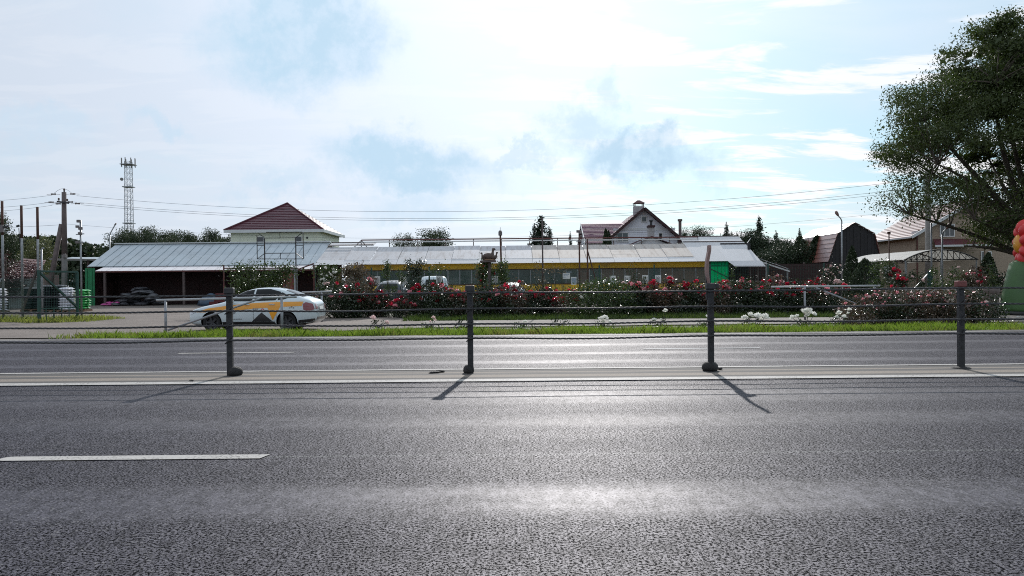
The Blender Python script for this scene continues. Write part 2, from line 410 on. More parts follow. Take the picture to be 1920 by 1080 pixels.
M['ink'] = plain('print_ink', (.20, .20, .20), .7, 0, .25, 20)
M['ink_blue'] = plain('print_blue', (.30, .36, .42), .7, 0, .25, 8)
M['black'] = plain('black_plastic', (.012, .012, .013), .45, 0, .2, 8)
M['wire'] = plain('aluminium_wire', (.12, .12, .13), .5, .7, .1, 2)
M['insul'] = plain('insulator', (.10, .06, .05), .2, 0, .2, 20)
M['lampbox'] = plain('spotlight_housing', (.16, .14, .14), .5, .2, .2, 12)
# ---------------------------------------------------------------- ground, roads
def grid_sheet(name, xs, ds, off, mat, kind='structure', jitter=0.0, parent=None, edge=0.0, amp=0.0):
    V = []; F = []; nx, nd = len(xs), len(ds)
    for j, d in enumerate(ds):
        for i, x in enumerate(xs):
            jx = jd = 0.0
            if edge and (i in (0, nx - 1)): jx = random.uniform(-edge, edge) * 1.6
            if edge and (j in (0, nd - 1)): jd = random.uniform(-edge, edge)
            dd = d + jd
            V.append((x + jx, dd, gz(dd) + off + (random.uniform(-amp, amp) if amp else 0)))
    for j in range(nd - 1):
        for i in range(nx - 1):
            a = j * nx + i; F.append((a, a + 1, a + nx + 1, a + nx))
    me = np_mesh(name, V, F, True); me.materials.append(mat)
    o = link(bpy.data.objects.new(name, me), parent)
    if kind: o['kind'] = kind
    return o
def lin(a, b, n): return [a + (b - a) * i / (n - 1) for i in range(n)]
gx = [-3000, -800, -300, -120] + lin(-60, 60, 61) + [120, 300, 800, 3000]
gd = [-60, -20, -6, -4] + [16.8, 17.5, 18.4, 19.4, 20.5, 21.6, 23, 24, 25.5] + lin(27, 60, 34) + [70, 90, 120, 200, 400, 900, 3000]
ground = grid_sheet('ground', gx, gd, -0.012, M['soil'])
tag(ground, 'green grassy earth the roads and gardens lie on', 'ground')

def sheet(name, x0, x1, y0, y1, z, mat, parent=None, kind=None, n=2, crown=0.0):
    xs = lin(x0, x1, n); V = []; F = []
    for x in xs: V += [(x, y0, z), (x, y1, z)]
    for i in range(n - 1): F.append((2 * i, 2 * i + 2, 2 * i + 3, 2 * i + 1))
    me = np_mesh(name, V, F); me.materials.append(mat)
    o = link(bpy.data.objects.new(name, me), parent)
    if kind: o['kind'] = kind
    return o
road = sheet('road', -300, 300, -4.5, 9.12, 0.0, M['asphalt_near'], kind='structure')
tag(road, 'grey asphalt carriageway on the camera side of the wire barrier', 'road')
road2 = sheet('road', -300, 300, 10.0, 16.85, 0.0, M['asphalt_far'], kind='structure')
tag(road2, 'grey asphalt carriageway beyond the wire barrier beside the verge', 'road')
median = sheet('median_strip', -300, 300, 9.05, 10.1, 0.004, M['median'], kind='structure')
tag(median, 'dusty paved strip carrying the wire barrier between the carriageways', 'median')
shoulder = grid_sheet('road_shoulder', lin(-70, 70, 141), [16.62, 16.9, 17.15, 17.35], 0.016, M['shoulder'], edge=0.07)
tag(shoulder, 'pale dusty strip between far asphalt and grass verge', 'road shoulder')
# painted lines
sheet('edge_line', -300, 300, 8.82, 9.04, 0.008, M['line'], road)
sheet('edge_line', -300, 300, 10.03, 10.14, 0.009, M['line'], road2)
sheet('edge_line', -300, 300, 16.43, 16.55, 0.006, M['line'], road2)
def dash(x0, x1, y, wd, mat, parent, z):
    c = wd / 2; k = 8; pts = [(x1, y + c), (x0 + c, y + c)]
    pts += [(x0 + c - c * math.sin(math.pi * i / k), y + c * math.cos(math.pi * i / k)) for i in range(1, k)]
    pts += [(x0 + c, y - c), (x1 - 0.03, y - c)]
    me = bpy.data.meshes.new('lane_dash'); me.from_pydata([(a, b, z) for a, b in pts], [], [tuple(range(len(pts)))])
    me.update(); me.materials.append(mat)
    return link(bpy.data.objects.new('lane_dash', me), parent)
for k in range(-5, 6):
    xr = -1.555 + k * 8.0
    if k == 1: continue
    dash(xr - 1.69, xr, 5.05, 0.12, M['line'], road, 0.005)
for k in range(-5, 6):
    xr = PX(553, 12.95) + k * 7.53
    dash(xr - 1.91, xr, 12.95, 0.11, M['line'] if k <= 0 else M['line_faint'], road2, 0.005)
# gravel yard, garden path, drive across the verge
def blob_sheet(name, pts, off, mat, label, cat):
    """irregular ground patch: outline refined and triangulated onto the ground profile"""
    out = []
    for i in range(len(pts)):
        a, b = pts[i], pts[(i + 1) % len(pts)]; n = max(1, int(math.dist(a, b) / 0.8))
        for k in range(n):
            t = k / n; out.append((a[0] + (b[0] - a[0]) * t + random.uniform(-.25, .25), a[1] + (b[1] - a[1]) * t + random.uniform(-.1, .1)))
    bm = bmesh.new(); vs = [bm.verts.new((x, y, 0)) for x, y in out]; bm.faces.new(vs)
    ys = [p[1] for p in out]
    for d, _ in PROF:
        if min(ys) < d < max(ys):
            bmesh.ops.bisect_plane(bm, geom=bm.verts[:] + bm.edges[:] + bm.faces[:], plane_co=(0, d, 0), plane_no=(0, 1, 0))
    bmesh.ops.triangulate(bm, faces=bm.faces[:])
    for v in bm.verts: v.co.z = gz(v.co.y) + off
    bmesh.ops.recalc_face_normals(bm, faces=bm.faces[:])
    me = bpy.data.meshes.new(name); bm.to_mesh(me); bm.free(); me.materials.append(mat)
    o = link(bpy.data.objects.new(name, me)); o['kind'] = 'structure'; tag(o, label, cat); return o
blob_sheet('gravel_yard', [(-60, 40), (-34, 34), (-22.5, 33.2), (-20.3, 30), (-20, 26.5), (-40, 25.2), (-40, 18.6), (-9.2, 18.4), (-8.4, 20.2), (-8.9, 22), (-7.4, 25.5), (-3, 28), (-3.2, 33),
           (-7, 40), (-8, 57.5), (-45, 58)], 0.02, M['gravel'], 'brown gravel yard and drive in front of the long shed', 'yard')
blob_sheet('garden_path', [(-3.6, 28.1), (8, 28.3), (30, 28.2), (60, 28.5), (60, 33.4), (30, 33.2), (8, 33.0), (-3.6, 33.2)], 0.026, M['shoulder'],
           'grey gravel path between grass verge and rose beds', 'path')
blob_sheet('car_park', [(-8.2, 43.5), (34, 43.5), (34, 57), (-8.2, 57)], 0.03, M['gravel'], 'gravel strip between mesh fence and greenhouse', 'yard')

# ---------------------------------------------------------------- grass
def grass_field(name, n, xr, dr, hmin, hmax, wd, mat, label, keep=None, tuft=0.5):
    x = RNG.uniform(xr[0], xr[1], n); d = RNG.uniform(dr[0], dr[1], n)
    if keep is not None:
        k = keep(x, d); x, d = x[k], d[k]
    n = len(x)
    zp = np.interp(d, [p[0] for p in PROF], [p[1] for p in PROF]) - 0.01
    tuf = 0.5 + 0.5 * np.sin(x * 2.3 + 1.7 * np.sin(d * 3.1)) * np.sin(d * 2.9 + x * 0.7)
    h = RNG.uniform(hmin, hmax, n) * (1 - tuft + tuft * 1.5 * tuf) * RNG.choice([1, 1, 1, 1.35], n)
    a = RNG.uniform(0, 2 * np.pi, n); ln = RNG.normal(0, .35, (n, 2)) * h[:, None]
    ca, sa = np.cos(a) * wd / 2, np.sin(a) * wd / 2
    b = np.stack([x, d, zp], 1); off = np.stack([ca, sa, np.zeros(n)], 1)
    mid = b + np.stack([ln[:, 0] * .35, ln[:, 1] * .35, h * .6], 1); tip = b + np.stack([ln[:, 0], ln[:, 1], h], 1)
    V = np.stack([b - off, b + off, mid + off * .75, tip, mid - off * .75], 1).reshape(-1, 3)
    base = np.arange(n)[:, None] * 5
    me = np_mesh(name, V, base + np.array([0, 1, 2, 4])); 
    me2 = bpy.data.meshes.new(name)
    # one five-sided face per blade
    F = base + np.array([0, 1, 2, 3, 4]); bpy.data.meshes.remove(me)
    me = np_mesh(name, V, F); me.materials.append(mat); bpy.data.meshes.remove(me2)
    o = link(bpy.data.objects.new(name, me)); o['kind'] = 'stuff'; tag(o, label, 'grass'); return o
def verge_keep(x, d):
    edge = -9.6 + 0.5 * np.sin(d * 2.0) + 0.4 * np.sin(d * 5.3) + np.abs(RNG.normal(0, .5, len(x)))
    return (x > edge) & (d > 17.12 + .10 * np.sin(x * 1.9) + .07 * np.sin(x * 5.1))
grass_field('verge_grass', 92000, (-10.2, 17), (17.05, 21.9), .07, .17, .018, M['grass'], 'bright green uncut grass along the far road edge', verge_keep)
grass_field('yard_grass', 9000, (-30, -18.3), (34.6, 39.2), .12, .26, .035, M['grass_dry'], 'yellowish grass tufts at the foot of the green gate',
            lambda x, d: (d > 35.2 + .5 * np.sin(x * 1.3)) & (x < -18.6 - .5 * np.abs(np.sin(d * 3))))
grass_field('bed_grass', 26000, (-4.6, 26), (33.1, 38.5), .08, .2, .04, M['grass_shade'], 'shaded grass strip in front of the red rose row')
# ---------------------------------------------------------------- wire rope barrier
POST_D = 9.68
posts = [(430, 'bare grey cap', M['steel_cap']), (881, '', M['steel_cap']), (1332, '', M['steel_cap']), (1801, '', M['cap_red'])]
plabels = ['dark steel barrier post standing in front of the parked taxi',
           'plain dark steel barrier post standing in front of the duck shelf',
           'dark steel barrier post carrying a tall curved delineator blade',
           'dark steel barrier post with a faded red cap']
ROPE_Z = (0.975, 0.785, 0.605, 0.430)
def sigma_post(h, tilt):
    m = MB(); w_, dp, th = .068, .055, .006
    # C-profile: web plus two flanges with lips
    m.box(-w_ / 2, w_ / 2, -dp / 2, -dp / 2 + th, 0, h)
    m.box(-w_ / 2, -w_ / 2 + th, -dp / 2 + th, dp / 2, 0, h); m.box(w_ / 2 - th, w_ / 2, -dp / 2 + th, dp / 2, 0, h)
    m.box(-w_ / 2 + th, -w_ / 2 + .026, dp / 2 - th, dp / 2, 0, h); m.box(w_ / 2 - .026, w_ / 2 - th, dp / 2 - th, dp / 2, 0, h)
    return m
for i, (px, _, capm) in enumerate(posts):
    x = PX(px, POST_D)
    t = thing('barrier_post', plabels[i], 'barrier post', (x, POST_D, 0.004), R((2, 0, -1, 1.5)[i]), 'posts of the wire rope barrier')
    sigma_post(1.015, 0).build('post', M['steel_dark'], t, bevel=.002)
    c = MB(); c.box(-.056, .056, -.048, .048, .985, 1.06); c.build('cap', capm, t, bevel=.012)
    for z in ROPE_Z[1:]:
        hk = MB(); hk.tube([(-.046, -.036, z - .045), (-.012, -.052, z - .02), (.012, -.052, z + .02), (.046, -.036, z + .045)], .008, 6); hk.build('hook_bolt', M['steel_dark'], t)
    for z in (.24, .34, .52, .70, .88):
        b = MB(); b.box(-.014, .014, -.031, -.027, z, z + .035); b.build('slot', M['black'], t)
    f = MB()
    lump = [(.001, 0), (.075, .004), (.09, .03), (.083, .07), (.06, .10), (.02, .11)]
    if i == 0: f.lathe(lump, 12, (.055, 0, -.004), wob=.10)
    elif i == 1: f.lathe([(a * .75, z * .95) for a, z in lump], 12, (-.025, 0, -.004), wob=.12)
    elif i == 2: f.lathe([(a * 1.1, z * 1.05) for a, z in lump], 14, (-.01, 0, -.004), wob=.08)
    else: f.lathe([(.12, 0), (.10, .015), (.05, .03)], 12, (.01, 0, -.004), wob=.1)
    f.build('foot_sleeve', M['rubber'], t, smooth=True)
    if i == 2:
        dl = MB(); nseg = 14; pts = []
        for k in range(nseg + 1):
            u = k / nseg; z = 1.02 + .50 * u; bow = -.028 * math.sin(math.pi * min(1, u * 1.15)) + .006 * u
            hw = .052 * (0.35 + .65 * min(1, 4 * u)) * (1 if u < .93 else .75)
            pts.append((bow, z, hw))
        vs = []
        for bx, z, hw in pts: vs += [(-.015 + bx - .020, -hw, z), (-.015 + bx + .018, -hw * .6, z), (-.015 + bx + .022, hw * .8, z), (-.015 + bx - .018, hw, z)]
        fs = [(4 * k + a, 4 * k + (a + 1) % 4, 4 * k + 4 + (a + 1) % 4, 4 * k + 4 + a) for k in range(nseg) for a in range(4)] + [(3, 2, 1, 0), tuple(4 * nseg + a for a in range(4))]
        dl.add(vs, fs); dl.build('delineator_blade', M['delineator'], t, smooth=False, bevel=.003)
        s = MB(); s.box(-.055, -.022, -.016, .016, .86, 1.20); s.build('delineator_stem', M['steel_cap'], t)
        e = MB(); e.box(.06, .10, -.02, .02, 1.0, 1.055); e.build('side_clip', M['steel_cap'], t, bevel=.006)
rl = ['topmost', 'second from top', 'third from top', 'lowest']
for z, nm in zip(ROPE_Z, rl):
    m = MB(); n = 1300; x0, x1 = -18.0, 18.0; pitch = .21; rr = .0062
    for s3 in range(3):
        pts = []
        for k in range(n + 1):
            x = x0 + (x1 - x0) * k / n; a = 2 * math.pi * (x / pitch + s3 / 3)
            u = (x - PX(430, POST_D)) / 2.91; sag = -.014 * math.sin(math.pi * (u % 1.0)) ** 2 * (1.0 if z < .9 else .4)
            pts.append((x, POST_D - .052 + rr * math.cos(a), z + sag + rr * math.sin(a) + .004 * math.sin(x * 1.1 + z * 9)))
        m.tube(pts, .0068, 5)
    o = m.build('wire_rope', M['rope'], smooth=True)
    tag(o, f'{nm} twisted steel rope strung along the barrier posts', 'wire rope', 'ropes of the median barrier')
# clods and litter on the median
for (px, py, sx_, sz_, lab) in ((812, 697, .07, .025, 'dark clod of dirt lying on the median left of a barrier post foot'), (824, 695.5, .06, .03, 'second dark clod lying on the median beside a smaller clod'),
                           (1349, 691, .035, .03, 'small dark stone beside the delineator post foot'), (356, 713, .03, .02, 'small dark clod by the near white edge line')):
    d = 1620 / (py + 3 - (HOR - ROLL * (px - 960))); c = P(px, py, d)
    m = MB(); m.lathe([(.4 * sx_, 0), (sx_, .012), (sx_ * .8, sz_ * .7), (sx_ * .3, sz_)], 9, wob=.25)
    o = m.build('dirt_clod', M['rubber'], smooth=True); o.location = (c.x, min(9.95, max(d, 9.1)), .004); o.rotation_euler.z = px
    tag(o, lab, 'dirt clod')
# ---------------------------------------------------------------- building materials
M['roof_grey'] = plain('roof_grey_steel', (.42, .47, .50), .36, .35, .10, .8, dirt=(.26, .28, .29), dscale=.5)
M['awning'] = filmmat('awning_sheet', (.90, .86, .87), .12, (.7, .64, .65), .3)
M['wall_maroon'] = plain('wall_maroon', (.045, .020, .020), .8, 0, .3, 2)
M['post_brown'] = plain('post_brown', (.10, .075, .07), .8, 0, .25, 4)
M['beam_red'] = plain('beam_red_oxide', (.11, .035, .03), .7, 0, .3, 5)
M['green_bright'] = plain('green_sheet', (.012, .20, .075), .5, 0, .15, 3)
M['film'] = filmmat('film_dusty', (.76, .745, .755), .25, (.40, .34, .31), .6)
M['film_brown'] = filmmat('film_old', (.72, .66, .61), .25, (.36, .28, .23), .75)
M['film_white'] = filmmat('film_new', (.87, .855, .86), .25, (.7, .7, .72), .25)
M['film_green'] = filmmat('film_green', (.02, .52, .28), .6, (.01, .33, .18), .4)
M['yellow'] = plain('yellow_sheet', (.86, .54, .03), .5, 0, .10, 1.5, dirt=(.55, .34, .06), dscale=.8)
M['brick_red'] = plain('brick_base', (.20, .06, .045), .85, 0, .3, 5)
M['pane'] = glassmat('greenhouse_pane', (.10, .14, .13), .08, .40)
M['pane_brown'] = glassmat('greenhouse_pane_dusty', (.22, .17, .13), .35, .25)
M['win'] = plain('window_glass', (.03, .035, .042), .05, 0, .3, 2, coat=.6)
M['win_frame'] = plain('window_frame', (.72, .71, .69), .5, 0, .06, 4)
M['tile_maroon'] = tilemat('tile_maroon', (.085, .010, .022), .42, coat=.1)
M['tile_purple'] = tilemat('tile_purple', (.15, .05, .09), .65)
M['tile_red'] = tilemat('tile_red', (.22, .085, .065), .36, coat=.4)
M['siding_cream'] = plain('siding_cream', (.74, .76, .62), .65, 0, .06, 2)
M['siding_grey'] = plain('siding_grey', (.70, .71, .76), .65, 0, .06, 2)
M['trim'] = plain('trim_white', (.62, .63, .63), .5, 0, .06, 3)
M['brick_beige'] = plain('brick_beige', (.36, .28, .21), .85, 0, .18, 9, .3)
M['wood_dark'] = plain('wood_dark', (.028, .026, .028), .85, 0, .35, 3, .3)
M['brick_chim'] = plain('brick_chimney', (.38, .37, .37), .8, 0, .15, 8)
M['arch_film'] = filmmat('arch_polycarbonate', (.84, .83, .80), .5, (.6, .55, .45), .3)

def siding(m, x0, x1, y, z0, z1, step=0.20, face=-1, proud=.02):
    """overlapping boards on a wall plane facing -Y (face -1)"""
    out = []
    z = z0
    while z < z1 - .02:
        zt = min(z + step, z1)
        out.append([(x0, y + face * (proud + .014), z), (x1, y + face * (proud + .014), z), (x1, y + face * proud, zt), (x0, y + face * proud, zt)])
        z = zt
    return out
def boards(parent, p0, p1, z0, z1, mat, step=.2, name='siding_board', holes=()):
    """lap boards, one object each, on the vertical wall from p0 to p1 (outside on the left-hand side when walking p1->p0)"""
    a, b = Vector((p0[0], p0[1], 0)), Vector((p1[0], p1[1], 0)); d = (b - a).normalized(); nrm = Vector((d.y, -d.x, 0)); L = (b - a).length
    z = z0
    while z < z1 - .03:
        zt = min(z + step, z1); segs = [(0, L)]
        for (h0, h1, hz0, hz1) in holes:
            if hz0 < (z + zt) / 2 < hz1:
                segs = [s2 for s in segs for s2 in ((s[0], min(s[1], h0)), (max(s[0], h1), s[1])) if s2[1] - s2[0] > .02]
        for s0, s1 in segs:
            A, B = a + d * s0, a + d * s1; m = MB()
            vs = [A, B, B + nrm * .03, A + nrm * .03]; vs = [v + Vector((0, 0, z)) for v in vs] + [A + Vector((0, 0, zt)), B + Vector((0, 0, zt)), B + nrm * .008 + Vector((0, 0, zt)), A + nrm * .008 + Vector((0, 0, zt))]
            m.add(vs, [(0, 3, 2, 1), (4, 5, 6, 7), (3, 7, 6, 2), (0, 1, 5, 4), (0, 4, 7, 3), (1, 2, 6, 5)])
            m.build(name, mat, parent)
        z = zt
def win(parent, c, wd, ht, nrm=(0, -1, 0), mull=1, fm=None, frame=.07):
    """window with frame, panes: centre c on the wall face, outward normal nrm"""
    n = Vector(nrm).normalized(); u = Vector((0, 0, 1)).cross(n).normalized(); c = Vector(c)
    def bx(m, u0, u1, z0, z1, o0, o1):
        vs = [c + u * a + n * o + Vector((0, 0, z)) for z in (z0, z1) for o in (o0, o1) for a in (u0, u1)]
        m.add(vs, [(0, 2, 3, 1), (4, 5, 7, 6), (0, 1, 5, 4), (2, 6, 7, 3), (0, 4, 6, 2), (1, 3, 7, 5)])
    f = MB(); w2, h2 = wd / 2, ht / 2
    bx(f, -w2, w2, -h2, -h2 + frame, -.02, .06); bx(f, -w2, w2, h2 - frame, h2, -.02, .06)
    bx(f, -w2, -w2 + frame, -h2 + frame, h2 - frame, -.02, .06); bx(f, w2 - frame, w2, -h2 + frame, h2 - frame, -.02, .06)
    for k in range(1, mull):
        xm = -w2 + wd * k / mull; bx(f, xm - frame * .35, xm + frame * .35, -h2 + frame, h2 - frame, -.02, .05)
    o = f.build('window', fm or M['win_frame'], parent)
    for k in range(mull):
        p = MB(); a0 = -w2 + wd * k / mull + frame * .4; a1 = -w2 + wd * (k + 1) / mull - frame * .4
        bx(p, a0, a1, -h2 + frame * .5, h2 - frame * .5, .005, .025); p.build('pane', M['win'], o)
    return o
def tile_roof(parent, poly, mat, step=.38, name='tile_course', th=.05):
    """roof plane cut into stepped tile courses along its slope; poly = planar 3-D polygon, first edge = eave"""
    poly = [Vector(p) for p in poly]; e = (poly[1] - poly[0]).normalized()
    nrm = Vector((0, 0, 0))
    for i in range(len(poly)): nrm += poly[i].cross(poly[(i + 1) % len(poly)])
    nrm.normalize()
    if nrm.z < 0: nrm = -nrm
    up = nrm.cross(e).normalized()
    if up.z < 0: up = -up
    ts = [(p - poly[0]).dot(up) for p in poly]; T = max(ts); n = max(1, round(T / step)); out = []
    for k in range(n):
        a, b = T * k / n, T * (k + 1) / n
        bm = bmesh.new(); bm.faces.new([bm.verts.new(p) for p in poly])
        for t, sgn in ((a, -1), (b, 1)):
            bmesh.ops.bisect_plane(bm, geom=bm.verts[:] + bm.edges[:] + bm.faces[:], plane_co=poly[0] + up * t, plane_no=up * sgn, clear_outer=True)
        if not bm.faces: bm.free(); continue
        for v in bm.verts:
            u = ((v.co - poly[0]).dot(up) - a) / (b - a); v.co += nrm * (th * (1 - u) * .8)
        f = bm.faces[0] if False else list(bm.faces)
        vs = [v.co.copy() for v in f[0].verts]; bm.free()
        m = MB(); m.slab(vs if True else vs, .03); o = m.build(name, mat, parent); out.append(o)
    return out

# ---------------------------------------------------------------- long shed with grey roof (left)
D0 = 58.0
XL, XR = PX(165, D0), PX(596, D0)
ZE, ZR, DR = 2.62, 4.44, 62.2
G0 = gz(D0)
shed = thing('market_shed', 'long open shed with grey steel roof and white awning over dark stall', 'shed', ((XL + XR) / 2, D0 + 2, G0))
def loc(parent, *pts):
    return [tuple(Vector(p) - parent.location) for p in pts]
n = 26
for k in range(n):
    xa = XL + (XR - XL) * k / n; xb = XL + (XR - XL) * (k + 1) / n
    m = MB(); m.slab(loc(shed, (xa + .01, D0 - .1, ZE), (xb - .01, D0 - .1, ZE), (xb - .01, DR, ZR), (xa + .01, DR, ZR)), .03)
    a, b = loc(shed, (xb, D0 - .1, ZE + .02), (xb, DR, ZR + .02)); m.bar(a, b, .025, .03)
    m.build('roof_panel', M['roof_grey'], shed)
m = MB(); m.slab(loc(shed, (XL, DR + 4, ZE), (XL, DR, ZR - .01), (XR, DR, ZR - .01), (XR, DR + 4, ZE)), .03); m.build('rear_roof', M['roof_grey'], shed)
a, b = loc(shed, (XL - .1, DR, ZR + .05), (XR, DR, ZR + .05)); m = MB(); m.bar(a, b, .3, .07); m.build('ridge_cap', M['trim'], shed)
na = 20; XA = PX(180, D0 - 1.2)
for k in range(na):
    xa = XA + (XR - XA) * k / na; xb = XA + (XR - XA) * (k + 1) / na
    m = MB(); m.slab(loc(shed, (xa, D0 - 1.3, ZE - .36), (xb - .03, D0 - 1.3, ZE - .36), (xb - .03, D0 - .05, ZE - .05), (xa, D0 - .05, ZE - .05)), .015)
    m.build('awning_sheet', M['awning'], shed)
a, b = loc(shed, (XA, D0 - 1.3, ZE - .42), (XR, D0 - 1.3, ZE - .42)); m = MB(); m.bar(a, b, .06, .09); m.build('awning_beam', M['beam_red'], shed)
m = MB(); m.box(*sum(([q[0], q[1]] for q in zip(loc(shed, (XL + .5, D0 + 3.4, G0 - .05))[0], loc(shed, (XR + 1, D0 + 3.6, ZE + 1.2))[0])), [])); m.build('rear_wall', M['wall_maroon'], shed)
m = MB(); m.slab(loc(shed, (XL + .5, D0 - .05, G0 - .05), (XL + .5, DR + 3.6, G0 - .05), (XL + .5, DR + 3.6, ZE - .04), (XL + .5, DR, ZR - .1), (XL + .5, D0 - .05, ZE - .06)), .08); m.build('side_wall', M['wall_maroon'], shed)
m = MB(); p = loc(shed, (XL + .12, D0 - .6, G0 - .05))[0]
for k in range(4): m.box(p[0] + k * .17, p[0] + k * .17 + .15, p[1] + (k % 2) * .03, p[1] + .06 + (k % 2) * .03, p[2], p[2] + 2.75)
m.build('green_corner_panel', M['green_bright'], shed)
for px in (197, 345, 480):
    x = PX(px, D0 - 1.2) - shed.location.x
    m = MB(); m.box(x - .07, x + .07, -3.28, -3.14, -.05, 2.45); m.build('awning_post', M['post_brown'], shed)
m = MB(); x = PX(555, D0 - 1.4) - shed.location.x; m.box(x - .11, x + .11, -3.5, -3.32, -.05, 2.5); m.build('downpipe', M['galv'], shed)
m = MB(); m.box(x - 1.0, x - .13, -3.2, -3.05, -.05, 2.4); m.build('brick_pier', M['brick_red'], shed)

# goods under the awning
M['bag_grey'] = plain('bag_grey', (.055, .055, .062), .38, 0, .25, 4, .4)
M['bag_black'] = plain('bag_black', (.025, .028, .032), .3, 0, .3, 5, .4)
M['bag_white'] = plain('bag_white', (.66, .66, .70), .35, 0, .12, 5, .3)
M['bag_green'] = plain('bag_green', (.05, .36, .10), .4, 0, .25, 5, .3)
M['bag_pink'] = plain('bag_pink', (.45, .06, .25), .4, 0, .2, 5, .3)
M['tarp_blue'] = plain('tarp_blue', (.03, .06, .10), .45, 0, .25, 3, .3)
M['crate_red'] = plain('crate_red', (.11, .012, .016), .5, 0, .2, 4)
M['pallet'] = plain('pallet_wood', (.22, .13, .08), .85, 0, .25, 6)
def bag_mesh(lx, ly, lz, seed):
    """sagging filled sack: rounded box with pinched ends"""
    rnd = random.Random(seed); nx, ny = 7, 5; V = []; F = []
    for s_ in (1, -1):
        for j in range(ny):
            for i in range(nx):
                u, v = i / (nx - 1) * 2 - 1, j / (ny - 1) * 2 - 1
                h = (1 - abs(u) ** 3.2) ** .5 * (1 - abs(v) ** 3.0) ** .5
                V.append((u * lx / 2 * (1 - .06 * abs(v) ** 3), v * ly / 2 * (1 - .08 * abs(u) ** 3), s_ * lz / 2 * h * (1 + rnd.uniform(-.15, .12)) + lz / 2))
    for s_ in (0, 1):
        for j in range(ny - 1):
            for i in range(nx - 1):
                a = s_ * nx * ny + j * nx + i; q = (a, a + 1, a + nx + 1, a + nx); F.append(q if s_ == 0 else q[::-1])
    return np_mesh('bag', V, F, True)
bagm = {}
def bag(kind, seed, mat, dims):
    key = (kind, seed)
    if key not in bagm:
        me = bag_mesh(*dims, seed); me.materials.append(mat); bagm[key] = me
    return bagm[key]
def pallet_stack(px, d, mat, kind, rows, label, group, nx=2, rz=0.0, dims=(.62, .42, .17), ny=2):
    x = PX(px, d); g = gz(d) + .02
    t = thing('pallet', label.replace('stack of', 'wooden pallet under the stack of'), 'pallet', (x, d, g), rz, 'pallets in the yard')
    L, Wd = dims[0] * nx + .08, dims[1] * ny + .08
    for k in range(5):
        m = MB(); y = -Wd / 2 + Wd * (k + .5) / 5; m.box(-L / 2, L / 2, y - .06, y + .06, .10, .125); m.build('deck_board', M['pallet'], t)
    for k in range(3):
        m = MB(); xx = (-1, 0, 1)[k] * (L / 2 - .06); m.box(xx - .05, xx + .05, -Wd / 2, Wd / 2, 0, .10); m.build('bearer', M['pallet'], t)
    cr, sr = math.cos(rz), math.sin(rz)
    for r in range(rows):
        for i in range(nx):
            for j in range(ny):
                ox, oy = (i - (nx - 1) / 2) * dims[0] + random.uniform(-.03, .03), (j - (ny - 1) / 2) * dims[1] + random.uniform(-.02, .02)
                o = share('bag', bag(kind, random.randrange(3), mat, dims), None, (x + ox * cr - oy * sr, d + ox * sr + oy * cr, g + .118 + r * dims[2] * .86), (random.uniform(-.05, .05), random.uniform(-.04, .04), rz + random.uniform(-.08, .08)))
                tag(o, label.replace('stack of ', '').replace('bags', 'bag') , 'bag', group)
pallet_stack(66, 48.5, M['bag_black'], 'k', 9, 'stack of dark plastic bags behind the green gate', 'dark bags stacked behind the gate', nx=2)
pallet_stack(103, 47.5, M['bag_black'], 'k', 10, 'stack of dark plastic bags behind the green gate', 'dark bags stacked behind the gate', nx=2)
pallet_stack(125, 46.8, M['bag_white'], 'w', 9, 'stack of white bags beside the dark bags behind the gate', 'white bags stacked behind the gate', nx=1)
pallet_stack(155, 48.0, M['bag_green'], 'g', 8, 'stack of bright green bags beside the spotlight mast', 'green bags stacked by the mast', nx=1)
pallet_stack(-2, 46.5, M['bag_white'], 'w', 9, 'stack of white bags beside the leftmost tall pipe', 'white bags stacked by the tall pipe', nx=1)
for k in range(60):
    u = RNG.uniform(-1, 1); r = random.random(); lvl = int((1 - abs(u) ** 1.6) * 6.2 * r)
    d = 56.3 + random.uniform(-.5, .6)
    o = share('bag', bag('p', k % 3, M['bag_grey'], (.95, .6, .26)), None, (PX(262, d) + u * 1.55, d, gz(d) + .03 + lvl * .20), (random.uniform(-.25, .25), random.uniform(-.2, .2), random.uniform(0, 6)))
    tag(o, 'grey plastic bag in the heap under the awning', 'bag', 'grey bags heaped under the awning')
for k in range(6):
    d = 56.0; o = share('bag', bag('pk', k % 2, M['bag_pink'], (.42, .3, .16)), None, (PX(197 + 5 * k, d), d + random.uniform(-.2, .2), gz(d) + .03 + (k % 2) * .12), (0, 0, random.uniform(-.3, .3)))
    tag(o, 'small pink bag lying beside the grey heap', 'bag', 'pink bags beside the heap')
m = MB(); m.lathe([(1.0, 0), (.95, .25), (.8, .42), (.45, .68), (.3, .72), (.1, .85)], 14, wob=.2); o = m.build('covered_pile', M['tarp_blue'], smooth=True)
o.location = (PX(395, 55.5), 55.5, gz(55.5)); tag(o, 'blue tarpaulin covered pile under the awning behind the taxi', 'covered pile')
for k, (px, z) in enumerate(((411, .25), (402, 0), (414, .55))):
    m = MB(); 
    for z2 in (0, .1, .2): m.box(-.3, .3, -.2, .2, z2, z2 + .085)
    m.box(-.28, .28, -.18, .18, .02, .28)
    o = m.build('crate', M['crate_red'], bevel=.01); o.location = (PX(px, 54.0), 54.0 , gz(54.0) + .03 + (0 if k == 1 else z)); 
    tag(o, ('red plastic crate in the middle of the stack beside the blue pile', 'red plastic crate standing on the ground beside the blue pile', 'red plastic crate topmost of its stack beside the blue pile')[k], 'crate')

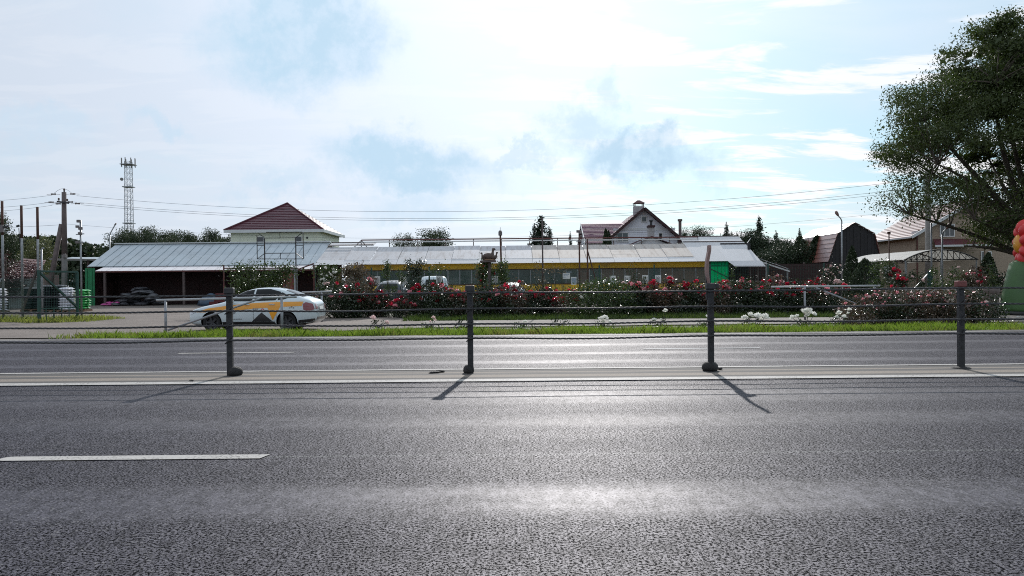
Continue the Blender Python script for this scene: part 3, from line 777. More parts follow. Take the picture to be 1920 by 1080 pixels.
# ---------------------------------------------------------------- greenhouse
DG = 57.4; GX0, GX1 = PX(598, DG), PX(1372, DG)
GG = gz(DG) - .03
gh = thing('greenhouse', 'long greenhouse with stained white film roof and yellow panelled front', 'greenhouse', ((GX0 + GX1) / 2, DG, GG))
def L3(x, y, z): return (x - gh.location.x, y - DG, z - GG)
def gbox(name, mat, x0, x1, y0, y1, z0, z1, parent=None):
    m = MB(); a = L3(x0, y0, z0); b = L3(x1, y1, z1); m.box(a[0], b[0], a[1], b[1], a[2], b[2]); return m.build(name, mat, parent or gh)
ze = 2.78                                      # eave
zy1, zg1, zg0, zb = 2.66, 2.12, 1.04, 0.55     # yellow top, glass top/bottom, yellow bottom
npan = 30
for k in range(npan):
    xa = GX0 + 2.4 + (GX1 - 1.6 - GX0 - 2.4) * k / npan; xb = GX0 + 2.4 + (GX1 - 1.6 - GX0 - 2.4) * (k + 1) / npan
    for (z0, z1) in ((zg1, zy1), (zb, zg0)):
        m = MB(); nr = 7; rib = []
        for i in range(nr * 2 + 1): rib.append((xa + (xb - xa) * i / (nr * 2), DG + .5 - (.025 if i % 2 else 0)))
        vs = [L3(x, y, z) for z in (z0, z1) for x, y in rib]; q = len(rib)
        m.add(vs, [(i, i + 1, i + 1 + q, i + q) for i in range(q - 1)]); m.build('yellow_panel', M['yellow'], gh)
    m = MB(); a = L3(xa + .03, DG + .53, zg0 + .02); b = L3(xb - .03, DG + .55, zg1 - .02); m.box(a[0], b[0], a[1], b[1], a[2], b[2])
    m.build('glass_pane', M['pane'] if (k < 19 or (k * 7) % 5 == 0) else M['pane_brown'], gh)
    gbox('mullion', M['galv'], xb - .025, xb + .025, DG + .49, DG + .57, zg0, zg1)
gbox('glazing_rail', M['rust'], GX0 + 2.4, GX1 - 1.6, DG + .44, DG + .58, zg1 - .03, zg1 + .03)
gbox('glazing_rail', M['rust'], GX0 + 2.4, GX1 - 1.6, DG + .44, DG + .58, zg0 - .03, zg0 + .03)
gbox('brick_base', M['brick_red'], GX0 + 2.4, GX1 - 1.6, DG + .46, DG + .70, GG, zb)
gbox('floor_slab', M['concrete'], GX0, GX1, DG + .7, DG + 9.5, GG, GG + .05)
gbox('rear_wall', M['pane_brown'], GX0, GX1, DG + 9.4, DG + 9.45, GG + .05, ze)
# plants benches inside as dark masses come later; roof panels
zr_mid, dr_mid = 4.00, 3.75
npl = 14; RX0, RX1 = XR + .03, PX(1304, DG)
for k in range(npl):
    xa = RX0 + (RX1 - RX0) * k / npl; xb = RX0 + (RX1 - RX0) * (k + 1) / npl
    m = MB(); dz = random.uniform(-.02, .02)
    m.slab([L3(xa + .01, DG + .35, ze + .13 + dz), L3(xb - .02, DG + .35, ze + .13 + dz), L3(xb - .02, DG + dr_mid, zr_mid + dz), L3(xa + .01, DG + dr_mid, zr_mid + dz)], .012)
    m.build('roof_film', M['film_brown'] if k >= 8 else M['film'], gh)
    for j in range(3):
        a, b = L3(xa + (xb - xa) * j / 3, DG + .35, ze + .045), L3(xa + (xb - xa) * j / 3, DG + dr_mid, zr_mid - .085)
        m = MB(); m.bar(a, b, .035, .05); m.build('rafter', M['galv'], gh)
    m = MB(); m.slab([L3(xa + .01, DG - .55, ze - .23), L3(xb - .01, DG - .55, ze - .23), L3(xb - .01, DG + .36, ze + .12), L3(xa + .01, DG + .36, ze + .12)], .01); m.build('eave_film', M['film_white'], gh)
for j in range(1, 4):
    z = ze + .09 + (zr_mid - ze - .13) * j / 4; y = DG + .35 + (dr_mid - .35) * j / 4
    m = MB(); m.bar(L3(RX0, y, z), L3(RX1, y, z), .04, .04); m.build('purlin', M['galv'], gh)
# full-height end bays
for (pa, pb, zt, nm) in ((592.5, 684, 4.40, 3), (1303, 1424, 4.62, 4)):
    for k in range(nm):
        xa = PX(pa, DG) + (PX(pb, DG) - PX(pa, DG)) * k / nm; xb = PX(pa, DG) + (PX(pb, DG) - PX(pa, DG)) * (k + 1) / nm
        if pa > 1000:
            m = MB(); m.slab([L3(xa, DG - .3, ze - .22), L3(xb, DG - .3, ze - .22), L3(xb, DG + 3.8, 4.12), L3(xa, DG + 3.8, 4.12)], .012); m.build('roof_film', M['film_white'], gh)
        m = MB(); m.slab([L3(xa, DG + 3.85, 4.10), L3(xb, DG + 3.85, 4.10), L3(xb, DG + 5.2, zt), L3(xa, DG + 5.2, zt)], .012); m.build('roof_film', M['film_white'], gh)
    m = MB(); m.bar(L3(PX(pa, DG), DG + 3.8, 4.16), L3(PX(pb, DG), DG + 3.8, 4.16), .06, .07); m.build('purlin', M['post_brown'], gh)
    m = MB(); m.bar(L3(PX(pa, DG), DG + 5.2, zt + .03), L3(PX(pb, DG), DG + 5.2, zt + .03), .06, .06); m.build('ridge_bar', M['post_brown'], gh)
# open ridge vent frame
za = 4.45
xa, xb = PX(676, DG + 4), PX(1312, DG + 4)
for (z, y, mt, wd) in ((za + .12, DG + 4.6, M['beam_red'], .09), (za - .05, DG + 4.45, M['trim'], .09)):
    m = MB(); m.bar(L3(xa, y, z), L3(xb, y, z), .06, wd); m.build('ridge_rail', mt, gh)
for k in range(13):
    x = xa + (xb - xa) * k / 12
    m = MB(); m.bar(L3(x, DG + 4.5, zr_mid - .4), L3(x, DG + 4.5, za + .1), .06, .06); m.build('vent_strut', M['post_brown'], gh)
for s_ in (-1, 1):
    m = MB(); m.bar(L3(xa, DG + 4.5, za + .1), L3(xa + s_ * .5, DG + 4.2, zr_mid), .05, .05); m.build('vent_brace', M['post_brown'], gh)
# right-hand stall bay: green sheet, dark opening, drooping eave
xa, xb = PX(1334, DG), PX(1368, DG)
for k in range(5):
    u0, u1 = xa + (xb - xa) * k / 5, xa + (xb - xa) * (k + 1) / 5
    gbox('green_sheet', M['film_green'], u0 + .01, u1 - .01, DG + .2 + (k % 2) * .02, DG + .22 + (k % 2) * .02, GG, ze - .12)
m = MB(); m.bar(L3(xa, DG + .12, 2.0), L3(xb, DG + .12, 1.35), .07, .06); m.build('green_sheet_brace', M['green_paint'], gh)
xa, xb = PX(1363, DG), PX(1428, DG)
m = MB(); m.slab([L3(xa + .3, DG - 1.0, ze - .62), L3(xb, DG - 1.0, ze - .64), L3(xb - .1, DG - .3, ze - .23), L3(xa, DG - .3, ze - .23)], .012); m.build('eave_film', M['film_white'], gh)
gbox('dark_back_wall', M['wood_dark'], xa + .4, xb, DG + 3.2, DG + 3.3, GG, 4.0)
for px in (1403, 1417):
    gbox('bay_post', M['post_brown'], PX(px, DG) - .04, PX(px, DG) + .04, DG - .6, DG - .52, GG, ze - .5)
a, b = L3(PX(1424, DG + 4), DG + 4, 4.0), L3(PX(1436, DG + 4), DG + 3.4, 3.2)
m = MB(); m.slab([L3(PX(1416, DG + 4), DG + 4.9, 4.5), L3(PX(1421, DG), DG + 3.2, 3.65), L3(PX(1434, DG), DG + 3.2, 3.25), L3(PX(1430, DG), DG + 5, 3.6)], .02); m.build('side_roof', M['film_white'], gh)
gbox('flue', M['steel_dark'], PX(1421, DG) - .09, PX(1421, DG) + .09, DG + 2.0, DG + 2.18, 2.5, 3.95)
# small striped lean-to roof
lt = thing('lean_to', 'small striped lean-to roof on posts beside the greenhouse end', 'lean-to', (PX(1447, 59), 59.5, gz(59.5)))
for k in range(9):
    u0, u1 = -1.0 + 2.1 * k / 9, -1.0 + 2.1 * (k + 1) / 9; s_ = (lambda u: 3.20 - (u + 1) / 2.1 * .75)
    m = MB(); m.slab([(u0 + .02, -1.2, s_(u0) - .28), (u1 - .02, -1.2, s_(u1) - .28), (u1 - .02, .8, s_(u1)), (u0 + .02, .8, s_(u0))], .02); m.build('roof_strip', M['trim'] if k % 2 else M['roof_grey'], lt)
for x in (-.6, .95):
    m = MB(); m.box(x - .05, x + .05, -1.15, -1.05, -.03, 2.75 - (x + .6) * .32); m.build('post', M['galv'], lt)
m = MB(); m.bar((-1, -1.2, 2.72), (1.1, -1.2, 2.0), .08, .1); m.build('fascia', M['trim'], lt)

# ---------------------------------------------------------------- dark board fence right of the greenhouse
fx0, fx1, fd = PX(1404, 61.5), PX(1560, 61.5), 61.5
bf = thing('board_fence', 'dark brown horizontal board fence behind the red roses', 'fence', ((fx0 + fx1) / 2, fd, gz(fd)))
hw = (fx1 - fx0) / 2
for k in range(11):
    m = MB(); z = .05 + k * .235; m.box(-hw, hw, -.03 - (k % 2) * .012, .0, z, z + .225); m.build('fence_board', M['wall_maroon'], bf)
for k in range(4):
    x = -hw + 2 * hw * k / 3; m = MB(); m.box(x - .05, x + .05, .005, .1, -.03, 2.75); m.build('fence_post', M['post_brown'], bf)

# ---------------------------------------------------------------- hip-roofed house (left)
dh = 76.0
h = thing('hip_roof_house', 'cream sided house with dark maroon pyramid roof behind the grey shed', 'house', (PX(517, dh), dh, gz(dh)))
hx0, hx1 = PX(434, dh) - h.location.x, PX(600, dh) - h.location.x
ez = 6.35 - h.location.z; ap = 9.35 - h.location.z; dep = 8.6; ov = .5
m = MB(); m.box(hx0 + .02, hx1 - .02, .02, dep, -.05, ez + .1); m.build('wall', M['siding_cream'], h)
boards(h, (hx0, 0), (hx1, 0), 3.4, ez - .05, M['siding_cream'], .21)
boards(h, (hx1, 0), (hx1, dep), 3.4, ez - .05, M['siding_cream'], .21)
e0, e1, f0, f1 = hx0 - ov, hx1 + ov, -ov, dep + ov; cx, cy = (hx0 + hx1) / 2, dep / 2
tile_roof(h, [(e0, f0, ez), (e1, f0, ez), (cx, cy, ap)], M['tile_maroon'], .36)
tile_roof(h, [(e1, f0, ez), (e1, f1, ez), (cx, cy, ap)], M['tile_maroon'], .36)
tile_roof(h, [(e0, f1, ez), (e0, f0, ez), (cx, cy, ap)], M['tile_maroon'], .36)
tile_roof(h, [(e1, f1, ez), (e0, f1, ez), (cx, cy, ap)], M['tile_maroon'], .36)
for a, b in (((e0, f0), (e1, f0)), ((e1, f0), (e1, f1))):
    m = MB(); m.bar((a[0], a[1], ez - .08), (b[0], b[1], ez - .08), .05, .28); m.build('fascia', M['trim'], h)
m = MB(); m.box(e0 + .03, e1 - .03, f0 + .03, f1, ez - .16, ez - .06); m.build('soffit', M['trim'], h)
for px in (490, 561):
    win(h, (PX(px, dh) - h.location.x, -.012, 5.25 - h.location.z), .72, 1.1)
for y in (2.2, 5.4): win(h, (hx1 + .012, y, 5.0 - h.location.z), .8, 1.1, (1, 0, 0))
m = MB(); m.box(PX(577, dh) - h.location.x - .08, PX(577, dh) - h.location.x + .08, -.09, -.03, 5.55 - h.location.z, 5.72 - h.location.z); m.build('vent_grille', M['black'], h)
for a in ((e0, f0), (e1, f0)):
    m = MB(); m.tube([(a[0], a[1], ez + .07), (cx, cy, ap + .06)], .07, 6); m.build('hip_cap', M['tile_maroon'], h)

# ---------------------------------------------------------------- grey gabled house (centre right)
d2 = 78.0
g2 = thing('gabled_house', 'grey sided house with purple metal tile roof and chimney', 'house', (PX(1208, d2), d2, gz(d2)))
ox, oz = g2.location.x, g2.location.z
def hx(px, d=d2): return PX(px, d) - ox
def hz(px, py, d=d2): return PZ(px, py, d) - oz
gl, gr = hx(1145), hx(1272); apx = hx(1208); apz = hz(1208, 391); eave = hz(1145, 445); eaver = hz(1272, 445)
base = -.05
slope = (apz - eave) / (apx - gl)
m = MB(); m.slab([(gl + .05, 0, base), (gr - .05, 0, base), (gr - .05, 0, apz - slope * (gr - apx) - .1), (apx, 0, apz - .12), (gl + .05, 0, eave - .1)], 10); m.build('wall', M['siding_grey'], g2)
z = 2.6
while z < apz - .3:                            # gable boards one by one
    zt = z + .21
    def half(zz): return max(.05, min((gr - gl) / 2 - .05, (apz - .15 - zz) / slope))
    m = MB(); a, b = half(z), half(zt)
    m.add([(apx - a, -.035, z), (apx + a, -.035, z), (apx + b, -.012, zt), (apx - b, -.012, zt), (apx - a, 0.01, z), (apx + a, 0.01, z), (apx + b, 0.01, zt), (apx - b, 0.01, zt)],
          [(0, 1, 2, 3), (4, 7, 6, 5), (0, 4, 5, 1), (3, 2, 6, 7), (0, 3, 7, 4), (1, 5, 6, 2)]); m.build('siding_board', M['siding_grey'], g2); z = zt
for s_ in (-1, 1):
    e = (apx + s_ * ((gr - gl) / 2 + .55)); ze2 = apz - slope * ((gr - gl) / 2 + .55)
    tile_roof(g2, [(e, -.6, ze2), (e, 10.4, ze2), (apx, 10.4, apz + .02), (apx, -.6, apz + .02)] if s_ > 0 else [(e, 10.4, ze2), (e, -.6, ze2), (apx, -.6, apz + .02), (apx, 10.4, apz + .02)], M['tile_purple'], .38)
    m = MB(); m.bar((e, -.66, ze2 - .05), (apx, -.66, apz - .02), .06, .26); m.build('bargeboard', M['wall_maroon'], g2)
# left wing with the roof plane towards the road
wl, wr = hx(1099), hx(1170); wz0, wz1 = hz(1110, 451), hz(1100, 411)
m = MB(); m.box(wl + .35, gl + .1, 1.2, 9.5, base, wz0 + .05); m.build('wing_wall', M['siding_grey'], g2)
m = MB(); m.slab([(wl + .35, 1.2, wz0), (wl + .35, 5.6, wz1 - .1), (wl + .35, 9.6, wz0)], .1); m.build('wing_gable', M['siding_grey'], g2)
tile_roof(g2, [(wl + .1, .6, wz0 - .25), (apx - 1.0, .6, wz0 - .25), (apx - .4, 5.6, wz1), (wl, 5.6, wz1)], M['tile_purple'], .38)
tile_roof(g2, [(apx - .4, 10.6, wz0 - .25), (wl, 10.6, wz0 - .25), (wl, 5.6, wz1), (apx - .4, 5.6, wz1)], M['tile_purple'], .38)
m = MB(); m.bar((wl - .02, .5, wz0 - .3), (wl - .02, 5.6, wz1 - .05), .06, .25); m.build('bargeboard', M['trim'], g2)
win(g2, (hx(1208.5), -.03, hz(1208.5, 411)), .58, .62)
win(g2, (hx(1168), -.03, hz(1168, 445)), 1.15, .95, mull=2)
win(g2, (hx(1239), -.03, hz(1239, 444)), .42, .8)
m = MB(); m.box(gl + .3, gr - .3, -.045, -.03, hz(1208, 432), hz(1208, 428)); m.build('belt_board', M['trim'], g2)
# chimney on the ridge
cz = apz - .3; cxm = hx(1207)
m = MB(); m.box(cxm - .5, cxm + .5, 2.2, 3.2, cz - .4, cz + .75); ch = m.build('chimney', M['brick_chim'], g2)
for a in (-.42, .42):
    for y in (2.3, 3.1):
        m = MB(); m.box(cxm + a - .04, cxm + a + .04, y - .04, y + .04, cz + .75, cz + 1.05); m.build('cap_leg', M['post_brown'], ch)
m = MB(); vs = [(cxm - .58, 2.1, cz + 1.05), (cxm + .58, 2.1, cz + 1.05), (cxm + .58, 3.3, cz + 1.05), (cxm - .58, 3.3, cz + 1.05), (cxm - .12, 2.7, cz + 1.38), (cxm + .12, 2.7, cz + 1.38)]
m.add(vs, [(0, 1, 5, 4), (1, 2, 5), (2, 3, 4, 5), (3, 0, 4), (3, 2, 1, 0)]); m.build('cap_roof', M['beam_red'], ch)
# low porch block in front with stack
sd = 72.0
pb = thing('porch_block', 'low outbuilding with maroon gable roof and pale chimney stack before the grey house', 'outbuilding', (PX(1225, sd), sd, gz(sd)))
bz = lambda py: PZ(1225, py, sd) - pb.location.z
bxx = lambda px: PX(px, sd) - pb.location.x
m = MB(); m.box(bxx(1180), bxx(1262), 0.1, 5, -.05, bz(463)); m.build('wall', M['siding_grey'], pb)
for s_ in (-1, 1):
    e = bxx(1222) + s_ * 2.3
    tile_roof(pb, [(e, -.3, bz(462)), (e, 5.2, bz(462)), (bxx(1222), 5.2, bz(443)), (bxx(1222), -.3, bz(443))] if s_ > 0 else [(e, 5.2, bz(462)), (e, -.3, bz(462)), (bxx(1222), -.3, bz(443)), (bxx(1222), 5.2, bz(443))], M['tile_maroon'], .36)
m = MB(); m.slab([(bxx(1222) - 2.0, .1, bz(462.5)), (bxx(1222) + 2.0, .1, bz(462.5)), (bxx(1222), .1, bz(444.5))], .1); m.build('gable', M['siding_grey'], pb)
m = MB(); m.box(bxx(1223), bxx(1234), 1.6, 2.3, 2.5, bz(424)); st = m.build('chimney_stack', M['brick_chim'], pb)
m = MB(); m.box(bxx(1222), bxx(1235), 1.5, 2.4, bz(424), bz(420)); m.build('stack_cap', M['wall_maroon'], st)
m = MB(); m.tube([(bxx(1229), 2, bz(420)), (bxx(1229), 2, bz(411))], .12, 8); m.tube([(bxx(1229), 2, bz(412)), (bxx(1229), 2, bz(409.5))], .2, 8); m.build('stack_pipe', M['steel_dark'], st)
fl = MB(); fl.tube([(0, 0, 0), (0, 0, PZ(1276, 415, 88) - gz(88))], .17, 10); fl.tube([(0, 0, PZ(1276, 415, 88) - gz(88)), (0, 0, PZ(1276, 411, 88) - gz(88))], .26, 10)
o = fl.build('flue_pipe', M['concrete_dk'], smooth=False); o.location = (PX(1276, 88), 88, gz(88)); tag(o, 'tall grey flue pipe beside the grey gabled house', 'flue pipe')
# low fence and container far behind the ridge
o = MB(); o.box(-3, 3, 0, 2.4, 0, 5.35); o = o.build('sea_container', M['tarp_blue'], bevel=.05); o.location = (PX(806, 100), 100, gz(100)); tag(o, 'blue container top showing through the open greenhouse ridge', 'container')
o = MB(); o.box(-4.1, 4.1, 0, 4.4, 0, 5.0); o.slab([(-4.4, -.3, 5.0), (4.4, -.3, 5.0), (4.4, 2.2, 5.55), (-4.4, 2.2, 5.55)], .1); o = o.build('outbuilding', M['wall_maroon'], bevel=.03); o.location = (PX(1021, 100), 100, gz(100)); tag(o, 'dark maroon low outbuilding behind the open greenhouse ridge', 'outbuilding')

# ---------------------------------------------------------------- gambrel barn
d3 = 66.0
bn = thing('gambrel_barn', 'barn with black board gable and red gambrel roof', 'barn', (PX(1596, d3), d3, gz(d3)))
def qx(px): return PX(px, d3) - bn.location.x
def qz(px, py): return PZ(px, py, d3) - bn.location.z
A, B, Cc, Dd, E = (qx(1552), qz(1552, 491)), (qx(1570), qz(1570, 438)), (qx(1603), qz(1603, 417)), (qx(1640), qz(1640, 438)), (qx(1650), qz(1650, 480))
hb = [(A[0], -.05), (E[0] + .2, -.05), E, Dd, Cc, B, A]
nb = 14
for k in range(nb):                            # vertical gable boards
    xa = A[0] + .1 + (E[0] - A[0] - .2) * k / nb; xb = A[0] + .1 + (E[0] - A[0] - .2) * (k + 1) / nb - .02
    def top(x):
        pts = [A, B, Cc, Dd, E]
        for (x0, z0), (x1, z1) in zip(pts, pts[1:]):
            if x0 <= x <= x1: return z0 + (z1 - z0) * (x - x0) / (x1 - x0) - .06
        return A[1]
    m = MB(); o_ = .01 * (k % 2)
    m.slab([(xa, -o_, -.05), (xb, -o_, -.05), (xb, -o_, top(xb)), (xa, -o_, top(xa))], .05); m.build('gable_board', M['wood_dark'], bn)
sh = -4.2; Lb = 9.0                            # barn runs back and to the left
def back(p, t): return (p[0] + sh * 0 , Lb * t, p[1])
for (a, b) in ((A, B), (B, Cc), (Cc, Dd), (Dd, E)):
    tile_roof(bn, [(a[0], Lb, a[1]), (a[0], -.15, a[1]), (b[0], -.15, b[1]), (b[0], Lb, b[1])] if a[1] < b[1] else [(b[0], -.15, b[1]), (b[0], Lb, b[1]), (a[0], Lb, a[1]), (a[0], -.15, a[1])], M['tile_red'], .42)
m = MB(); m.box(A[0] + .1, E[0], .06, Lb - .1, -.05, A[1] + .3); m.build('wall', M['wood_dark'], bn)

# ---------------------------------------------------------------- beige brick house (right)
d4 = 70.0
br = thing('brick_house', 'beige brick house with reddish tile roof and maroon porch', 'house', (PX(1790, d4), d4, gz(d4)))
def kx(px): return PX(px, d4) - br.location.x
def kz(px, py): return PZ(px, py, d4) - br.location.z
xl, xr = kx(1717), kx(1935); ev = kz(1717, 437)
axp, azp = kx(1830), kz(1830, 372)
m = MB(); m.slab([(xl, 0, -.05), (xr, 0, -.05), (xr, 0, ev), (axp, 0, azp - .2), (xl, 0, ev)], 8.8); m.build('wall', M['brick_beige'], br)
sl4 = (azp - ev) / (axp - xl)
for s_ in (-1, 1):
    e = axp + s_ * (axp - xl + .6); z_e = azp - sl4 * (axp - xl + .6)
    tile_roof(br, [(e, -.5, z_e), (e, 9.2, z_e), (axp, 9.2, azp), (axp, -.5, azp)] if s_ > 0 else [(e, 9.2, z_e), (e, -.5, z_e), (axp, -.5, azp), (axp, 9.2, azp)], M['tile_red'], .36)
    m = MB(); m.bar((e, -.55, z_e - .05), (axp, -.55, azp - .03), .06, .25); m.build('bargeboard', M['trim'] if s_ < 0 else M['beam_red'], br)
m = MB(); m.bar((xl - .62, -.5, ev - sl4 * .6 - .06), (xl - .62, 9.2, ev - sl4 * .6 - .06), .1, .12); m.build('gutter', M['trim'], br)
m = MB(); m.box(kx(1714), kx(1724), -.35, .4, kz(1720, 440), kz(1720, 434)); m.build('eave_box', M['trim'], br)
m = MB(); m.tube([(kx(1719), -.12, 0), (kx(1719), -.12, kz(1719, 442))], .06, 8); m.build('downpipe', M['beam_red'], br)
win(br, (kx(1776), -.03, kz(1776, 432)), 1.3, 1.12, mull=3)
win(br, (kx(1849), -.03, kz(1849, 484)), .95, 1.2, mull=2)
win(br, (xl - .03, 4.6, 2.3), 2.6, .9, (-1, 0, 0), mull=2, fm=M['beam_red'])
m = MB(); m.slab([(kx(1730), -2.2, kz(1780, 462)), (kx(1832), -2.2, kz(1780, 461)), (kx(1815), -.03, kz(1780, 448)), (kx(1750), -.03, kz(1780, 448))], .06); m.build('porch_roof', M['tile_maroon'], br)
m = MB(); m.bar((kx(1729), -2.22, kz(1780, 463)), (kx(1833), -2.22, kz(1780, 462)), .06, .16); m.build('porch_fascia', M['trim'], br)
for px in (1738, 1824):
    m = MB(); m.box(kx(px) - .12, kx(px) + .12, -2.1, -1.86, -.05, kz(1780, 464)); m.build('porch_post', M['brick_beige'], br)
# brick courses that show between roof and porch
z = kz(1780, 470)
k = 0
while z < ev + 1.6:
    a, b = xl + .02, min(xr, 2 * axp - xl) - .02
    if z > ev: t_ = (z - ev) / sl4; a += t_; b -= t_
    m = MB(); m.box(a, b, -.014, .0, z, z + .17); m.build('brick_course', M['brick_beige'], br); z += .21

# ---------------------------------------------------------------- arched canopy
d5 = 48.0
ac = thing('arched_canopy', 'white arched polycarbonate canopy on steel trusses', 'canopy', (PX(1700, d5), d5, gz(d5)))
x0, x1 = PX(1612, d5) - ac.location.x, PX(1742, d5) - ac.location.x
zl, zc_ = PZ(1765, 486, d5) - ac.location.z, PZ(1765, 467, d5) - ac.location.z
ya, yb = 0.0, 8.5
def arch(u): return zl + (zc_ - zl) * (1 - (2 * u - 1) ** 2)
# the arch spans left-right, near truss at ya, sheets run back; right end lies farther
XA0, XA1 = PX(1695, d5) - ac.location.x, PX(1834, d5) - ac.location.x
ns = 14
for k in range(ns):
    u0, u1 = k / ns, (k + 1) / ns
    xa, xb = XA0 + (XA1 - XA0) * u0, XA0 + (XA1 - XA0) * u1
    m = MB(); m.slab([(xa, ya + 0.0, arch(u0)), (xb, ya, arch(u1)), (xb, yb, arch(u1) ), (xa, yb, arch(u0))], .012); m.build('roof_sheet', M['arch_film'], ac)
for y in (ya - .04, yb * .5, yb):
    m = MB(); m.tube([(XA0 + (XA1 - XA0) * k / 16, y, arch(k / 16) - .05) for k in range(17)], .035, 6); m.build('truss_chord', M['steel_dark'], ac)
    m = MB(); m.tube([(XA0, y, zl - .03), (XA1, y, zl - .03)], .03, 6); m.build('truss_tie', M['steel_dark'], ac)
    for k in range(1, 12):
        u = k / 12; x = XA0 + (XA1 - XA0) * u
        m = MB(); m.bar((x, y, zl - .03), (x, y, arch(u) - .05), .03, .03)
        u2 = (k + 1) / 12 if k < 6 else (k - 1) / 12
        m.bar((x, y, zl - .03), (XA0 + (XA1 - XA0) * u2, y, arch(u2) - .06), .025, .025); m.build('truss_web', M['steel_dark'], ac)
for x in (XA0 + .1, XA0 + (XA1 - XA0) * .5, XA1 - .1):
    for y in (ya, yb):
        m = MB(); m.tube([(x, y, -.02), (x, y, zl)], .045, 8); m.build('post', M['galv'], ac)
# ---------------------------------------------------------------- foliage tools
def unit(n):
    v = RNG.normal(0, 1, (n, 3)); return v / np.linalg.norm(v, axis=1)[:, None]
def leaves(C, l, wd, droop=0.0, flat=0.0, var=.35):
    n = len(C); a = unit(n); a[:, 2] = a[:, 2] * (1 - flat) - droop; a /= np.linalg.norm(a, axis=1)[:, None]
    b = np.cross(a, unit(n)); b /= np.linalg.norm(b, axis=1)[:, None]
    s = (1 + RNG.uniform(-var, var, n))[:, None]
    V = np.stack([C - a * l * .5 * s, C + b * wd * .5 * s, C + a * l * .5 * s, C - b * wd * .5 * s], 1).reshape(-1, 3)
    return V, np.arange(n * 4).reshape(n, 4)
def leaf_mesh(name, C, l, wd, mat, **kw):
    V, F = leaves(np.asarray(C), l, wd, **kw); me = np_mesh(name, V, F); me.materials.append(mat); return me
def clumpy(n, centers, sig):
    """points scattered in gaussian clumps"""
    c = np.asarray(centers); k = RNG.integers(0, len(c), n); return c[k] + RNG.normal(0, 1, (n, 3)) * np.asarray(sig)
def ellipsoid_pts(n, c, r, shell=0.55):
    v = unit(n); rad = (shell + (1 - shell) * RNG.uniform(0, 1, n)) ** 1.0
    rad = np.where(RNG.uniform(0, 1, n) < .25, RNG.uniform(.1, 1, n), rad)
    return np.asarray(c) + v * rad[:, None] * np.asarray(r)
def limb(m, p, q, r0, r1, bend=.15, n=6, seg=6):
    p, q = Vector(p), Vector(q); L = (q - p).length; off = Vector((random.uniform(-1, 1), random.uniform(-1, 1), random.uniform(.1, 1))) * L * bend
    pts = []; rs = []
    for k in range(n + 1):
        u = k / n; pts.append(p.lerp(q, u) + off * math.sin(math.pi * u) * .6); rs.append(r0 + (r1 - r0) * u)
    m.tube(pts, rs, seg, cap=True); return pts

